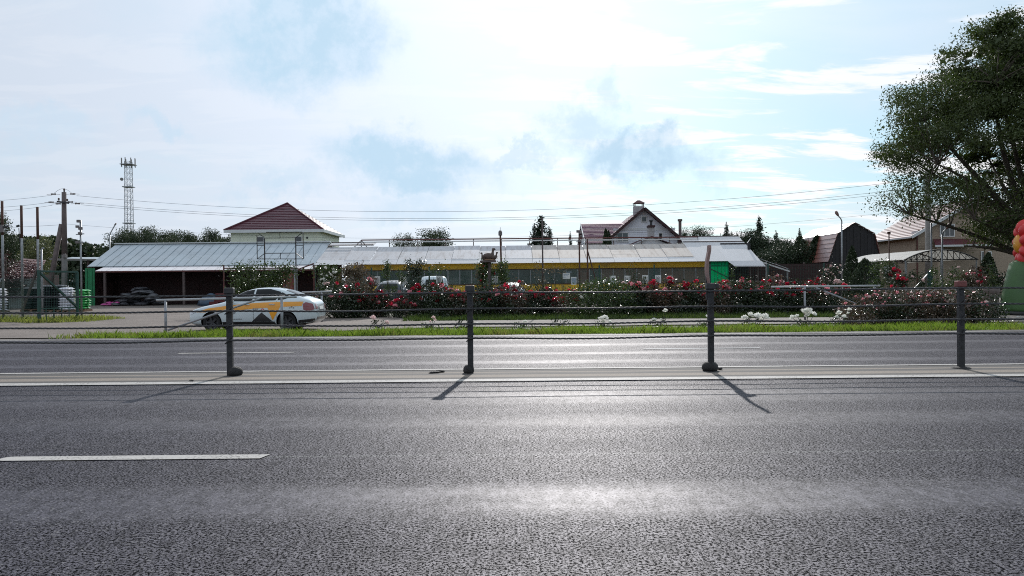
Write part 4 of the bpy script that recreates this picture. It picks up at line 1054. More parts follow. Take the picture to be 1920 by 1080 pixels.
# ---------------------------------------------------------------- the big tree at the right
def big_tree():
    d = 41.0; base = Vector((PX(1950, d), d, gz(d) - .1))
    t = thing('broadleaf_tree', 'huge dark broadleaf tree overhanging the inflatable flower', 'tree', base, scale=1.15)
    tr = MB(); tz = 3.1
    trunk = [(0, 0, 0), (.08, .05, 1.2), (-.05, .1, 2.2), (-.1, .05, tz)]
    tr.tube(trunk, [.48, .38, .34, .30], 12)
    c0 = np.array([0.15, 0.2, 7.35]); rad = np.array([6.75, 5.4, 5.3])
    fork = Vector((-.1, .05, tz)); mains = []
    targets = [(-5.2, -1.2, 6.4), (-5.4, .8, 4.4), (-4.3, 1.5, 8.8), (-3.2, -2.2, 9.6), (-1.6, .6, 11.6), (.6, -1, 12.2), (2.6, 1.2, 11.0), (4.6, -.6, 8.6),
               (5.2, 1.2, 6.0), (1.0, -4.5, 6.8), (-2.4, -4.2, 6.2), (.5, 4.6, 7.5), (-2.6, 4.0, 6.6), (3.4, -3.4, 7.4), (-4.4, -2.6, 3.9), (-3.6, -.4, 2.9)]
    for tx, ty, tz2 in targets:
        st = Vector(trunk[-1]) if tz2 > 5 else Vector(trunk[2])
        pts = limb(tr, st, (tx, ty, tz2), random.uniform(.13, .2), .03, .10, 9, 7); mains.append(pts)
    trunk_o = tr
    cl = []; wgt = []
    tries = 0
    while len(cl) < 470 and tries < 9000:
        tries += 1
        v = unit(1)[0]; rr = RNG.uniform(.45, 1) ** .6
        p = c0 + v * rr * rad * (1 + .10 * math.sin(v[0] * 7 + v[2] * 5) + RNG.normal(0, .035))
        if p[2] < 3.2: continue
        # open, twiggy underside on the road-facing left
        if p[0] < -1.0 and p[2] < 6.2 and p[2] > 3.0 and rr < .85 and RNG.uniform() < .82: continue
        if -4.8 < p[0] < -.4 and 4.0 < p[2] < 6.9 and rr < .97 and RNG.uniform() < .8: continue
        cl.append(p); wgt.append(rr)
    n_low = len(cl)
    for k in range(75):                                 # thin twigs drooping on the road side
        cl.append(np.array([RNG.uniform(-6.3, -1.2), RNG.uniform(-2.8, 2.8), RNG.uniform(3.3, 5.9)]))
    for k in range(40): cl.append(np.array([RNG.uniform(-3.5, 1.5), RNG.uniform(-3.5, 2.8), RNG.uniform(3.2, 4.2)]))
    def open_view(p):                                    # the crown stops short of the gable window below it
        X, dd = base.x + 1.15 * p[0], base.y + 1.15 * p[1]; q = 960 + X / dd * FPX; r_ = HOR - ROLL * (q - 960) - (base.z + 1.15 * p[2] - CAM_H) / dd * FPX
        return r_ > 408 and 1660 < q < 1835
    keep = [not open_view(p) for p in cl]; n_low = sum(keep[:n_low]); cl = np.array([p for p, k in zip(cl, keep) if k])
    allm = [q for ps in mains for q in ps[2:]]; am = np.array([tuple(q) for q in allm])
    br = MB(); C = []; 
    for ci, p in enumerate(cl):
        dd = np.linalg.norm(am - p, axis=1) + .35 * np.maximum(0, am[:, 2] - p[2]); j = int(np.argmin(dd)); q = Vector(am[j]); pv = Vector(p)
        pts = limb(br, q, pv, .035, .008, .18, 4, 4)
        n = int(RNG.integers(420, 760))
        if p[0] < -1.2 and p[2] < 7.0: n = int(n * .42)
        elif p[0] < -3.0: n = int(n * .75)
        if ci >= n_low: n = int(RNG.integers(60, 150))
        sig = np.array([.40, .40, .27])
        C.append(p + np.clip(RNG.normal(0, 1, (n, 3)), -1.9, 1.9) * sig)
        # leaves strung along the twig's outer half
        for k in range(26):
            u = random.uniform(.45, 1.25); b = q.lerp(pv, u); C.append(np.array([[b.x, b.y, b.z]]) + RNG.normal(0, .14, (1, 3)))
    C = np.concatenate(C)
    tk = trunk_o.build('trunk', M['bark'], t, smooth=True)
    br.build('branch_work', M['bark'], t)['kind'] = 'stuff'
    me = leaf_mesh('crown', C, .12, .052, M['leaf_tree'], droop=.3)
    K = np.repeat(cl[:n_low], 16, 0); K = K + np.clip(RNG.normal(0, 1, K.shape), -1.5, 1.5) * np.array([.26, .26, .17])
    K = K[((K[:, 0] > -1.5) & (K[:, 2] > 5.0)) | ((K[:, 2] > 7.6) & (K[:, 0] > -3.6))]
    share('inner_foliage', leaf_mesh('inner_foliage', K, .36, .24, M['leaf_tree']), t)['kind'] = 'stuff'
    share('crown', me, t)['kind'] = 'stuff'
    return t
big_tree()

# ---------------------------------------------------------------- background trees
def deciduous_mesh(h, r, n, leaf, mat, seed, k=34, low=.18):
    cs = []
    for i in range(k):
        v = unit(1)[0]; rr = RNG.uniform(.35, 1)
        cs.append((v[0] * r * rr, v[1] * r * rr, h * (low + (1 - low) * .52) + v[2] * h * (1 - low) * .46 * rr))
    C = np.asarray(cs)[RNG.integers(0, len(cs), n)] + np.clip(RNG.normal(0, 1, (n, 3)), -2, 2) * np.array([r * .17, r * .17, h * .048])
    crown = leaf_mesh('crown', C, leaf, leaf * .55, mat)
    m = MB(); m.tube([(0, 0, 0), (.05, 0, h * .3), (0, .05, h * .62), (0, 0, h * .9)], [h * .022, h * .017, h * .011, .02], 7)
    for c in cs[:12]: m.tube([(0, 0, h * .35), (c[0] * .5, c[1] * .5, (h * .35 + c[2]) / 2 + .2), c], [h * .008, h * .006, .015], 5)
    tm = m.mesh('trunk', True); tm.materials.append(M['bark']); return crown, tm
def conifer_mesh(h, r, mat, tiers=22, dens=60):
    C = []; m = MB(); m.tube([(0, 0, 0), (0, 0, h * .96)], [h * .018, .015], 6)
    for i in range(tiers):
        u = i / tiers; z = h * (.08 + .9 * u); rr = r * (1 - u) ** .85 * RNG.uniform(.78, 1.18) + .05
        nb = max(4, int(11 * (1 - u)))
        for b in range(nb):
            a = RNG.uniform(0, 2 * math.pi); L = rr * RNG.uniform(.7, 1.15); kk = max(5, int(dens * L / r * .6))
            s = RNG.uniform(.1, 1, kk)
            x = np.cos(a) * L * s + RNG.normal(0, .05 * r + .04, kk); y = np.sin(a) * L * s + RNG.normal(0, .05 * r + .04, kk)
            zz = z - L * .28 * s ** 1.4 + L * .10 * s ** 4 + RNG.normal(0, h * .008, kk); C.append(np.stack([x, y, zz], 1))
    tm = m.mesh('trunk'); tm.materials.append(M['bark'])
    C.append(np.stack([RNG.normal(0, .05, 30), RNG.normal(0, .05, 30), h * RNG.uniform(.85, 1.0, 30)], 1))
    return leaf_mesh('crown', np.concatenate(C), .32 * h / 8, .10 * h / 8, mat, droop=.25), tm
def thuja_mesh(h, r, n, mat=None, leaf=.22):
    z = RNG.uniform(0.02, 1, n); prof = np.sin(np.clip(z, 0, 1) ** .7 * np.pi) ** .55 * (1 - .42 * z); a = RNG.uniform(0, 2 * np.pi, n)
    rr = r * prof * (0.72 + .33 * RNG.uniform(0, 1, n) ** .5) * (1 + .10 * np.sin(a * 3 + z * 9) + .08 * np.sin(a * 7 - z * 17))
    C = np.stack([rr * np.cos(a), rr * np.sin(a), z * h + RNG.normal(0, .05, n)], 1)
    m = MB(); m.tube([(0, 0, 0), (0, 0, h * .8)], [.12, .04], 6); tm = m.mesh('trunk'); tm.materials.append(M['bark'])
    V, F = leaves(C, leaf, leaf * .4, droop=-.5); me = np_mesh('crown', V, F); me.materials.append(mat or M['leaf_thuja']); return me, tm
def plant_tree(name, meshes, px, d, sc, label, cat='tree', group=None, z=None, rz=None):
    t = thing(name, label, cat, (PX(px, d), d, gz(d) - .02 if z is None else z), random.uniform(0, 6) if rz is None else rz, group, sc)
    share('crown', meshes[0], t); share('trunk', meshes[1], t); return t
decA = deciduous_mesh(9, 3.2, 13000, .22, M['leaf_bg'], 1, 60); decB = deciduous_mesh(9, 2.7, 11000, .21, M['leaf_bg'], 2, 50); decC = deciduous_mesh(9, 3.8, 14000, .23, M['leaf_bg'], 3, 64)
birch = deciduous_mesh(10, 2.8, 5200, .24, M['leaf_birch'], 4, 36, .1)
def by_top(px, py, d, h): return (PZ(px, py, d) - gz(d)) / h
lab = 'dark green tree in the row behind the grey shed roof'
for i, (px, py) in enumerate(((222, 443), (243, 428), (262, 430), (281, 432), (300, 432), (318, 441), (333, 440), (350, 433), (371, 437), (392, 437), (410, 447), (428, 440))):
    d = 150 + (i * 37) % 23; sc = by_top(px, py - 4, d, 9); plant_tree('tree', (decA, decB, decC)[i % 3], px, d, (sc * .75, sc * .75, sc), ('medium', 'slim', 'broad')[i % 3] + ' ' + lab + (' beside the cell tower' if px < 290 else ' by the maroon roof' if px > 380 else ''), group='trees behind the grey shed')
for i, (px, py, w_) in enumerate(((757, 434, .8), (787, 440, .7), (815, 431, 1.05))):
    d = 120; sc = by_top(px, py, d, 9); plant_tree('tree', (decB, birch, decA)[i], px, d, (sc * w_, sc * w_, sc * (1 if i != 1 else .9)),
               ('slim dark tree above the greenhouse roof next to a pale thin tree', 'pale thin tree between two dark trees above the greenhouse', 'broad dark tree above the blue container')[i], group='trees behind the greenhouse')
sp = conifer_mesh(9, 2.0, M['leaf_spruce'], 34, 150); sp2 = conifer_mesh(9, 1.6, M['leaf_spruce'], 28, 110)
for (px, py, ms, w_, lb) in ((1016, 401, sp, 1.15, 'tall dark spruce, highest of the cluster over the greenhouse'), (1003, 419, sp2, 1.15, 'smaller dark spruce standing against the tallest spruce, far from the grey house'),
                         (1031, 424, sp2, 1.15, 'smaller dark spruce against the tallest spruce, on the grey house side'), (1070, 434, sp2, .6, 'thin pale spruce top beside the spotlight mast')):
    d = 96; sc = by_top(px, py, d, 9); plant_tree('spruce', ms, px, d, (sc * w_, sc * w_, sc), lb, 'spruce', 'spruces behind the greenhouse')
th = thuja_mesh(5, 1.15, 5200); th2 = thuja_mesh(5, 1.5, 6500)
# dark hedge trees right of the greenhouse
decD = deciduous_mesh(5, 1.9, 12000, .125, M['leaf_thuja'], 6, 46, .0); decE = deciduous_mesh(5, 1.6, 10000, .125, M['leaf_thuja'], 7, 34, .0)
hedge = ((1292, 424, 92, decB), (1318, 428, 90, decA), (1338, 433, 84, decD), (1352, 424, 86, decE), (1372, 426, 84, decD), (1391, 419, 82, decE), (1424, 403, 84, sp), (1441, 436, 80, decE),
         (1464, 448, 74, decD), (1484, 437, 76, decE), (1500, 444, 73, th2), (1516, 437, 72, decD), (1533, 442, 70, th2), (1408, 421, 84, decD), (1478, 452, 72, decD), (1250, 405, 110, birch), (1452, 448, 78, decD), (1430, 424, 82, decD), (1456, 432, 80, sp2), (1363, 416, 86, sp2), (1500, 428, 78, sp2), (1466, 438, 78, decE))
for i, (px, py, d, ms) in enumerate(hedge):
    H = 9 if ms in (decA, decB, sp, sp2) else (10 if ms is birch else 5); sc = by_top(px, py, d, H)
    if ms in (th2, decD, decE): s3 = (min(sc, 1.2), min(sc, 1.2), sc)
    elif ms in (sp, sp2): s3 = (sc * .8, sc * .8, sc)
    else: s3 = (sc * .6, sc * .6, sc)
    lb = {id(th2): 'dense dark thuja in the hedge behind the board fence', id(decD): 'shaggy dark evergreen in the hedge behind the board fence', id(decE): 'ragged slim evergreen in the hedge behind the board fence', id(sp): 'tallest pointed dark spruce rising out of the thuja hedge', id(sp2): 'short pointed spruce among the evergreen hedge behind the board fence', id(birch): 'thin airy tree behind the grey house roof slope'}.get(id(ms), 'dark leafy tree between the grey house and the thuja hedge' if px < 1400 else 'dark leafy tree beside the barn')
    plant_tree('thuja' if ms is th2 else ('spruce' if ms in (sp, sp2) else 'tree'), ms, px, d, s3, lb, 'tree', 'trees behind the greenhouse end')
plant_tree('thuja', th, 1137, 70, (by_top(1137, 430, 70, 5) * .5,) * 2 + (by_top(1137, 430, 70, 5),), 'narrow thuja pair in front of the purple roof, taller one', 'tree')
plant_tree('thuja', th, 1142, 70.5, (by_top(1142, 433, 70, 5) * .45,) * 2 + (by_top(1142, 433, 70, 5),), 'narrow thuja pair in front of the purple roof, shorter one', 'tree')
plant_tree('thuja', th, 1598, 45, (.5, .5, by_top(1598, 462, 45, 5)), 'pointed dark thuja cone before the black barn gable', 'tree')
plant_tree('thuja', th, 1853, 58, (.75, .75, by_top(1853, 474, 58, 5)), 'dark thuja in front of the brick house window', 'tree')
rb = thuja_mesh(2.2, 1.6, 5200, M['leaf_thuja'], .14)
plant_tree('round_shrub', rb, 1622, 43, (.62, .7, by_top(1622, 487, 43, 2.2)), 'large rounded dark shrub beside the thuja cone', 'shrub')
# far wood on the left: reads as one mass
C = []
for i in range(210):
    px = random.uniform(-260, 214); d = random.uniform(170, 260); top = np.interp(px, [-260, 0, 40, 110, 150, 190, 214], [425, 441, 447, 447, 454, 463, 470]) + random.uniform(-6, 12)
    z1 = PZ(px, top, d); g = gz(d); x = PX(px, d); nn = 260
    u = RNG.uniform(0, 1, nn) ** .7; rr = 4.0 * np.sqrt(np.maximum(.05, 1 - (u * 2 - 1.0) ** 2)) * RNG.uniform(.3, 1, nn); a = RNG.uniform(0, 6.3, nn)
    C.append(np.stack([x + rr * np.cos(a), d + rr * np.sin(a), g + (z1 - g) * u], 1))
me = leaf_mesh('far_wood', np.concatenate(C), 1.1, .75, M['leaf_bg']); o = link(bpy.data.objects.new('far_wood', me)); o['kind'] = 'stuff'; tag(o, 'dark far wood along the horizon behind the utility pole', 'wood')
sc = by_top(70, 424, 105, 10); plant_tree('birch', birch, 70, 105, (sc * .85, sc * .85, sc), 'pale birch standing above the dark wood behind tall pipes', 'tree')
redt = deciduous_mesh(9, 2.6, 4200, .22, M['leaf_red'], 9, 26, .1)
sc = by_top(6, 405, 52, 9); plant_tree('red_leaved_tree', redt, 12, 52, (.72, .72, by_top(12, 462, 52, 9)), 'dark red-leaved small tree behind the tall pipes', 'tree')
plant_tree('tree', decB, -6, 60, (.5, .5, by_top(-6, 392, 60, 9)), 'thin tree with twiggy top at the leftmost tall pipe', 'tree')

# ---------------------------------------------------------------- roses
def bloom_mesh(name, mat, petals=(5, 6, 7)):
    m = MB(); rnd = random.Random(3)
    for li, np_ in enumerate(petals):
        r = .18 + .16 * li; z0 = .12 - .10 * li; hgt = .42 - .11 * li
        for k in range(np_):
            a = 2 * math.pi * (k + .37 * li) / np_; da = math.pi / np_ * 1.25
            def pt(ang, rr, z): return (math.cos(ang) * rr, math.sin(ang) * rr, z)
            j = rnd.uniform(-.04, .04)
            m.add([pt(a - da * .5, r * .35, z0 - .1), pt(a + da * .5, r * .35, z0 - .1), pt(a + da, r * 1.1, z0 + hgt * .55 + j), pt(a, r * 1.35, z0 + hgt + j), pt(a - da, r * 1.1, z0 + hgt * .55 - j)],
                  [(0, 1, 2, 3, 4)])
    me = m.mesh(name); me.materials.append(mat); return me
BL = {k: bloom_mesh('bloom', M['petal_' + k]) for k in ('red', 'crimson', 'pink', 'pale', 'white')}
def bush_mesh(h, r, n, leaf, mat, k=26, low=.05):
    cs = []
    for i in range(k):
        a = RNG.uniform(0, 6.283); rr = r * math.sqrt(RNG.uniform(0, 1)); z = h * RNG.uniform(low, 1) * (1 - .35 * (rr / r) ** 2); cs.append((rr * math.cos(a), rr * math.sin(a), max(.1, z)))
    C = clumpy(n, cs, (r * .17, r * .17, h * .09)); C[:, 2] = np.maximum(C[:, 2], .02)
    me = leaf_mesh('foliage', C, leaf, leaf * .6, mat); m = MB()
    for c in cs[:16]: m.tube([(c[0] * .15, c[1] * .15, 0), (c[0] * .6, c[1] * .6, c[2] * .55), c], [.014, .011, .006], 4)
    sm = m.mesh('stem'); sm.materials.append(M['twig']); return me, sm, [c for c in cs if c[2] > h * .45] or cs
def bush(name, bm_, x, d, sc, label, group, blooms=(), nb=10, bs=.1, cat='rose bush', top=1.0, rz=None):
    t = thing(name, label, cat, (x, d, gz(d) - .02), random.uniform(0, 6) if rz is None else rz, group, sc)
    share('foliage', bm_[0], t); share('stem', bm_[1], t)
    inv = 1.0 / (sc if not isinstance(sc, tuple) else sc[2])
    for i in range(nb if blooms else 0):
        c = bm_[2][random.randrange(len(bm_[2]))]; s_ = bs * random.uniform(.7, 1.25) * inv
        share('bloom', BL[random.choice(blooms)], t, (c[0] * 1.08 + random.uniform(-.08, .08), c[1] * 1.08 - .06 + random.uniform(-.08, .08), c[2] * top + random.uniform(.02, .14)),
              (random.uniform(-.2, .9), random.uniform(-.5, .5), random.uniform(0, 6)), s_)
    return t
rosev = [bush_mesh(1.6, .85, 2900, .09, M['leaf_rose'], 44), bush_mesh(1.45, .9, 3000, .09, M['leaf_rose'], 44), bush_mesh(1.7, .75, 2400, .09, M['leaf_bronze'], 38), bush_mesh(1.35, .95, 3000, .085, M['leaf_rose'], 46)]
marks = ((650, 'before the withered climber'), (690, 'before the bronze climber shoots'), (726, 'beside the dark hatchback'), (770, 'in front of the dark hatchback'), (850, 'in front of the white minivan'), (905, 'beside the yellowish climber'),
         (950, 'below the duck shelf'), (1030, 'at the tall thin mast'), (1080, 'below the wide notice'), (1240, 'below the row of white notices'), (1330, 'below the dusty brown panes'), (1375, 'in front of the green sheet'), (1420, 'before the dark greenhouse bay'), (1700, 'before the dark board fence'))
def red_label(px, i):
    leaf = ('green leaved', 'broad green leaved', 'tall bronze leaved', 'low green leaved')[i % 4]
    bl = 'red' if i % 5 else 'red and pale'
    return f"{leaf} rose bush with {bl} blooms {next(t for x, t in marks if px < x)}"
xs_red = [628, 655, 683, 700, 716, 735, 762, 790, 815, 838, 862, 893, 918, 935, 958, 985, 1008, 1040, 1062, 1178, 1198, 1222, 1245, 1268, 1293, 1318, 1345, 1372, 1396, 1420, 1440, 1462, 1486, 1508, 1532, 1555]
for i, px in enumerate(xs_red):
    d = 37.2 + (i * 29 % 13) * .12
    hgt = {735: .55, 716: .75, 762: .6, 862: .78, 1440: 1.12, 1040: .72, 1062: .75, 985: .85}.get(px, random.uniform(.95, 1.15))
    bush('rose_bush', rosev[i % 4], PX(px, d), d, hgt, red_label(px, i), 'red rose bushes along the mesh fence', ('red', 'crimson', 'crimson', 'red', 'pink') if (i % 5) else ('red', 'pale', 'pink'), random.randint(12, 18), .20)
wb = bush_mesh(1.72, 1.5, 9000, .09, M['leaf_ivy'], 110)
bush('rose_bush', wb, PX(1124, 36.6), 36.6, 1.0, 'large dense green rose bush dotted with white blooms', None, ('white',), 18, .11)
# pink roses on the right verge
pinkv = [bush_mesh(1.2, .8, 2300, .07, M['leaf_bronze'], 34), bush_mesh(1.25, .75, 2300, .07, M['leaf_rose'], 34)]
for i, px in enumerate((1618, 1642, 1665, 1690, 1714, 1738, 1764, 1788, 1812, 1836)):
    d = 25.9 + (i % 3) * .35
    bush('rose_bush', pinkv[i % 2], PX(px, d), d, random.uniform(.9, 1.05), ('bronze leaved' if i % 2 == 0 else 'green leaved') + ' pink rose bush in the dense bed ' + ('beside the white verge roses' if px < 1680 else 'below the green mast foot' if px < 1750 else 'behind the red capped post' if px < 1815 else 'by the stone pillar'), 'pink rose bushes on the verge', ('pink', 'pink', 'pale'), 13, .10)
# white roses in the verge grass: (px, py of the bloom, size)
smallv = [bush_mesh(.42, .26, 260, .05, M['leaf_rose'], 14), bush_mesh(.36, .3, 280, .05, M['leaf_ivy'], 14)]
verge = [(713, ((699, 594, .16, 'pale'), (725, 603, .12, 'pale')), 'low rose with one pale pink and one smaller bloom in the grass'), (805, ((812, 594, .10, 'pale'), (815, 599, .08, 'pale'), (806, 602, .07, 'pale')), 'low rose with three tiny pale blooms in the grass'),
         (872, ((860, 610, .08, 'white'), (893, 606, .08, 'white')), 'low leafy rose almost without blooms behind a barrier post'),
         (980, ((984, 602, .11, 'white'), (973, 612, .10, 'white')), 'low rose with a stacked pair of white blooms in the grass'), (1052, ((1050, 600, .04, 'white'),), 'leafy rose sprig without open blooms in the grass'),
         (1132, ((1126, 596, .15, 'white'), (1134, 594, .15, 'white'), (1131, 601, .12, 'white'), (1143, 602, .10, 'white')), 'low white rose with a heart-like cluster of blooms'),
         (1236, ((1247, 581, .13, 'white'), (1226, 598, .11, 'white'), (1239, 598, .06, 'white')), 'tall stemmed white rose with one bloom held high'),
         (1322, ((1326, 592, .10, 'white'), (1307, 605, .07, 'white')), 'small white rose close behind the delineator post'),
         (1412, ((1396, 594, .17, 'white'), (1406, 588, .17, 'white'), (1420, 590, .20, 'white'), (1434, 591, .20, 'white'), (1411, 605, .11, 'white'), (1414, 611, .12, 'white'), (1428, 598, .14, 'white')), 'white rose with a wide row of large full blooms'),
         (1510, ((1485, 593, .14, 'white'), (1494, 591, .10, 'white'), (1508, 582, .18, 'white'), (1516, 579, .18, 'white'), (1514, 588, .17, 'white'), (1526, 587, .13, 'white')), 'white rose with a tall tower of full blooms'),
         (1576, ((1573, 585, .15, 'white'), (1569, 593, .13, 'white'), (1582, 592, .14, 'white'), (1592, 579, .11, 'white'), (1590, 586, .09, 'white')), 'white rose with round blooms next to the pink bed')]
for i, (px, bl, lb) in enumerate(verge):
    d = 21.3; x = PX(px, d)
    t = thing('rose_bush', lb, 'rose bush', (x, d, gz(d) - .02), 0, 'white roses in the verge grass')
    share('foliage', smallv[i % 2][0], t, sc=(1.0, 1.0, 1.15)); 
    st = MB()
    for (bx_, by_, s_, kind) in bl:
        p = P(bx_, by_, d - .1) - t.location
        share('bloom', BL[kind], t, (p.x, p.y, p.z - s_ * .2), (random.uniform(.2, .9), random.uniform(-.4, .4), random.uniform(0, 6)), s_)
        st.tube([(random.uniform(-.05, .05), 0, 0), (p.x * .5, p.y * .5, p.z * .55), (p.x, p.y, p.z - s_ * .25)], [.009, .008, .006], 5)
    st.build('stem', M['twig'], t)

# ---------------------------------------------------------------- climbers on the fence and pillars
def climber(px, d, half_w, y_top, y_bot, n, mat, label, leaf=.085, group=None, cat='climbing plant', blooms=(), nb=0, col=True, bs=.09):
    x = PX(px, d); z0 = gz(d) if y_bot is None else PZ(px, y_bot, d); z1 = PZ(px, y_top, d); W_ = half_w * d / FPX
    k = max(10, int(n / 90)); cs = []
    for i in range(k):
        u = RNG.uniform(0, 1); wob = .55 + .45 * math.sin(u * 5 + px); cs.append((RNG.uniform(-1, 1) * W_ * (.55 + .45 * abs(wob)), RNG.uniform(-.25, .25), (z0 - gz(d)) + (z1 - z0) * u * (1 + RNG.uniform(-.05, .02))))
    C = clumpy(n, cs, (W_ * .16 + .05, .12, .13))
    t = thing('climbing_plant', label, cat, (x, d, gz(d) - .02), 0, group)
    share('foliage', leaf_mesh('foliage', C, leaf, leaf * .62, mat), t)
    m = MB()
    for i in range(5):
        c = cs[i * k // 5]; m.tube([(c[0] * .5, 0, 0), (c[0] * .8 + .1, c[1], c[2] * .5), c], [.018, .013, .006], 5)
    m.build('stem', M['twig'], t)
    for i in range(nb):
        c = cs[random.randrange(k)]; share('bloom', BL[random.choice(blooms)], t, (c[0] + random.uniform(-.15, .15), c[1] - .2, c[2] + random.uniform(-.1, .15)), (random.uniform(.3, 1.2), 0, random.uniform(0, 6)), bs * random.uniform(.8, 1.2))
    return t
climber(487, 40.5, 62, 502, 545, 4200, M['leaf_ivy'], 'broad green climber covering the trellis behind the taxi', .10)
climber(470, 40.4, 45, 492, 506, 380, M['leaf_ivy'], 'thin trailing shoots on top of the trellis behind the taxi', .10)
climber(532, 40.4, 20, 492, 506, 200, M['leaf_ivy'], 'wispy shoots trailing over the billboard foot', .10)
climber(612, 40.3, 24, 500, 556, 2600, M['leaf_ivy'], 'green climbing rose with many small white blooms', .09, blooms=('white',), nb=46, bs=.12)
climber(660, 40.2, 30, 503, 548, 1700, M['leaf_brown'], 'withered brown climber beside the white climbing rose', .10)
climber(672, 40.6, 26, 495, 520, 500, M['leaf_bronze'], 'bronze leaved shoots above the withered climber', .10)
climber(729, 40.0, 12, 494, 560, 800, M['leaf_ivy'], 'slender green climber left of the dark hatchback', .085)
climber(775, 40.0, 18, 488, 562, 2600, M['leaf_rose'], 'tall dense dark climber between the two parked cars', .085)
climber(752, 40.2, 8, 500, 525, 200, M['leaf_ivy'], 'thin leafy shoot above the dark hatchback', .085)
climber(820, 40.2, 30, 496, 508, 160, M['leaf_ivy'], 'sparse shoots trailing over the fence above the minivan', .085)
climber(914, 39.9, 17, 490, 545, 1900, M['leaf_ivy'], 'dense green climber under the duck shelf', .085, blooms=('crimson',), nb=8)
climber(943, 39.9, 11, 492, 540, 1300, M['leaf_ivy'], 'narrow dense climber beside the lamp post foot', .085)
climber(899, 40.1, 8, 502, 545, 320, M['leaf_brown'], 'thin yellowish climber left of the duck shelf', .085)
climber(1015, 40.1, 14, 497, 545, 220, M['leaf_brown'], 'sparse twiggy climber on the tall thin mast', .08)
climber(1042, 40.1, 16, 497, 510, 90, M['leaf_brown'], 'few pale shoots arching from the tall thin mast', .08)
climber(1190, 40.2, 12, 496, 540, 140, M['leaf_rose'], 'bare thin shoots between the white notices', .08)
climber(1560, 40, 20, 500, 537, 1200, M['leaf_rose'], 'rambling rose with pale lilac blooms by the board fence end', .085, blooms=('pale',), nb=26, bs=.12)
climber(1372, 41.3, 4, 500, 535, 200, M['leaf_ivy'], 'narrow climber at the edge of the green sheet', .085)
climber(1655, 40, 26, 492, 538, 1500, M['leaf_ivy'], 'green rambling shrub beside the rounded dark shrub', .085)
climber(1672, 36, 16, 503, 540, 900, M['leaf_rose'], 'tall rose with crimson blooms before the canopy', .085, blooms=('red', 'crimson'), nb=12, bs=.16, cat='rose bush')
climber(1690, 35, 22, 516, 545, 900, M['leaf_rose'], 'rose with large red blooms below the diagonal strut', .085, blooms=('red',), nb=10, bs=.17, cat='rose bush')
for i, (px, yt, wd, mt, bl, nb, lb) in enumerate(((1757, 498, 12, 'leaf_ivy', (), 0, 'grey green standard rose next to the green mast foot'), (1784, 504, 13, 'leaf_ivy', ('pale',), 4, 'standard rose with cream tips between two others'),
          (1808, 502, 11, 'leaf_ivy', ('white',), 3, 'standard rose with a white bloom before the canopy end'), (1838, 498, 14, 'leaf_bronze', ('crimson', 'pink'), 12, 'tall bush with dull pink blooms before the brick house'),
          (1862, 496, 10, 'leaf_ivy', (), 0, 'tall twiggy shrub behind the stone pillar'), (1880, 515, 12, 'leaf_rose', ('pale',), 5, 'rose bush between pillar and inflatable flower'), (1722, 515, 16, 'leaf_rose', ('pale',), 8, 'mixed rose bush left of the green mast foot'),
          (1825, 515, 20, 'leaf_bronze', ('pale', 'pink'), 8, 'cream and pink rose bush behind the pink bed'))):
    climber(px, 36.5 + (i % 3) * .5, wd, yt, 560, 700, M[mt], lb, .085, blooms=bl, nb=nb, cat='rose bush', bs=.13)
# dim plants standing inside the greenhouse
for i in range(22):
    px = 640 + i * 33; d = 60.5
    climber(px, d, random.uniform(9, 16), random.uniform(509, 522), None, 260, M['leaf_ivy'], 'green plant inside the greenhouse seen through the panes', .2, group='plants inside the greenhouse', cat='plant')
# ---------------------------------------------------------------- cars
def paint(name, col, rough=.25):
    m, t, b = newmat(name); co = t.n('ShaderNodeTexCoord').outputs['Object']
    t.link(t.mix(t.mr(t.noise(co, 3, 4), .4, .7, 0, .25), tuple(col) + (1,), tuple(x * .8 + .02 for x in col) + (1,)), b.inputs['Base Color'])
    b.inputs['Roughness'].default_value = rough; b.inputs['Coat Weight'].default_value = .8; b.inputs['Coat Roughness'].default_value = .06; return m
M['car_white'] = paint('car_white', (.62, .68, .70)); M['car_navy'] = paint('car_navy', (.014, .018, .035), .4); M['car_silver'] = paint('car_silver', (.40, .41, .42)); M['car_blue'] = paint('car_blue', (.20, .30, .36))
M['vinyl_orange'] = paint('vinyl_orange', (.88, .36, .008), .4); M['vinyl_black'] = paint('vinyl_black', (.02, .02, .022), .4); M['vinyl_red'] = paint('vinyl_red', (.5, .03, .03), .35)
M['vinyl_grey'] = paint('vinyl_grey', (.22, .23, .24), .4)
M['car_glass'] = plain('car_glass', (.008, .011, .012), .06, 0, .3, 2, spec=.28)
M['lamp_red'] = plain('lamp_red', (.22, .008, .018), .15, 0, .3, 6, coat=1.0); M['lamp_clear'] = plain('lamp_clear', (.5, .52, .55), .1, .3, .2, 9, coat=1.0)
M['tyre'] = plain('tyre', (.016, .016, .017), .85, 0, .25, 14); M['rim'] = plain('rim', (.06, .06, .065), .4, .7, .2, 8)
SEDAN = [(2.24, .34, .56, .58, .56, .45), (2.19, .24, .64, .67, .70, .58), (2.05, .20, .70, .755, .78, .64), (1.75, .18, .78, .85, .83, .68), (1.35, .18, .855, .92, .85, .68), (.98, .18, .92, .985, .85, .66),
         (.62, .18, .945, 1.21, .85, .60), (.25, .18, .96, 1.385, .85, .56), (-.10, .18, .97, 1.455, .85, .545), (-.60, .18, .98, 1.465, .85, .545), (-1.00, .18, .995, 1.42, .85, .54),
         (-1.40, .18, 1.01, 1.30, .845, .55), (-1.78, .20, 1.02, 1.12, .83, .60), (-2.02, .23, 1.00, 1.055, .80, .63), (-2.17, .30, .90, .95, .75, .60), (-2.24, .36, .64, .68, .68, .55)]
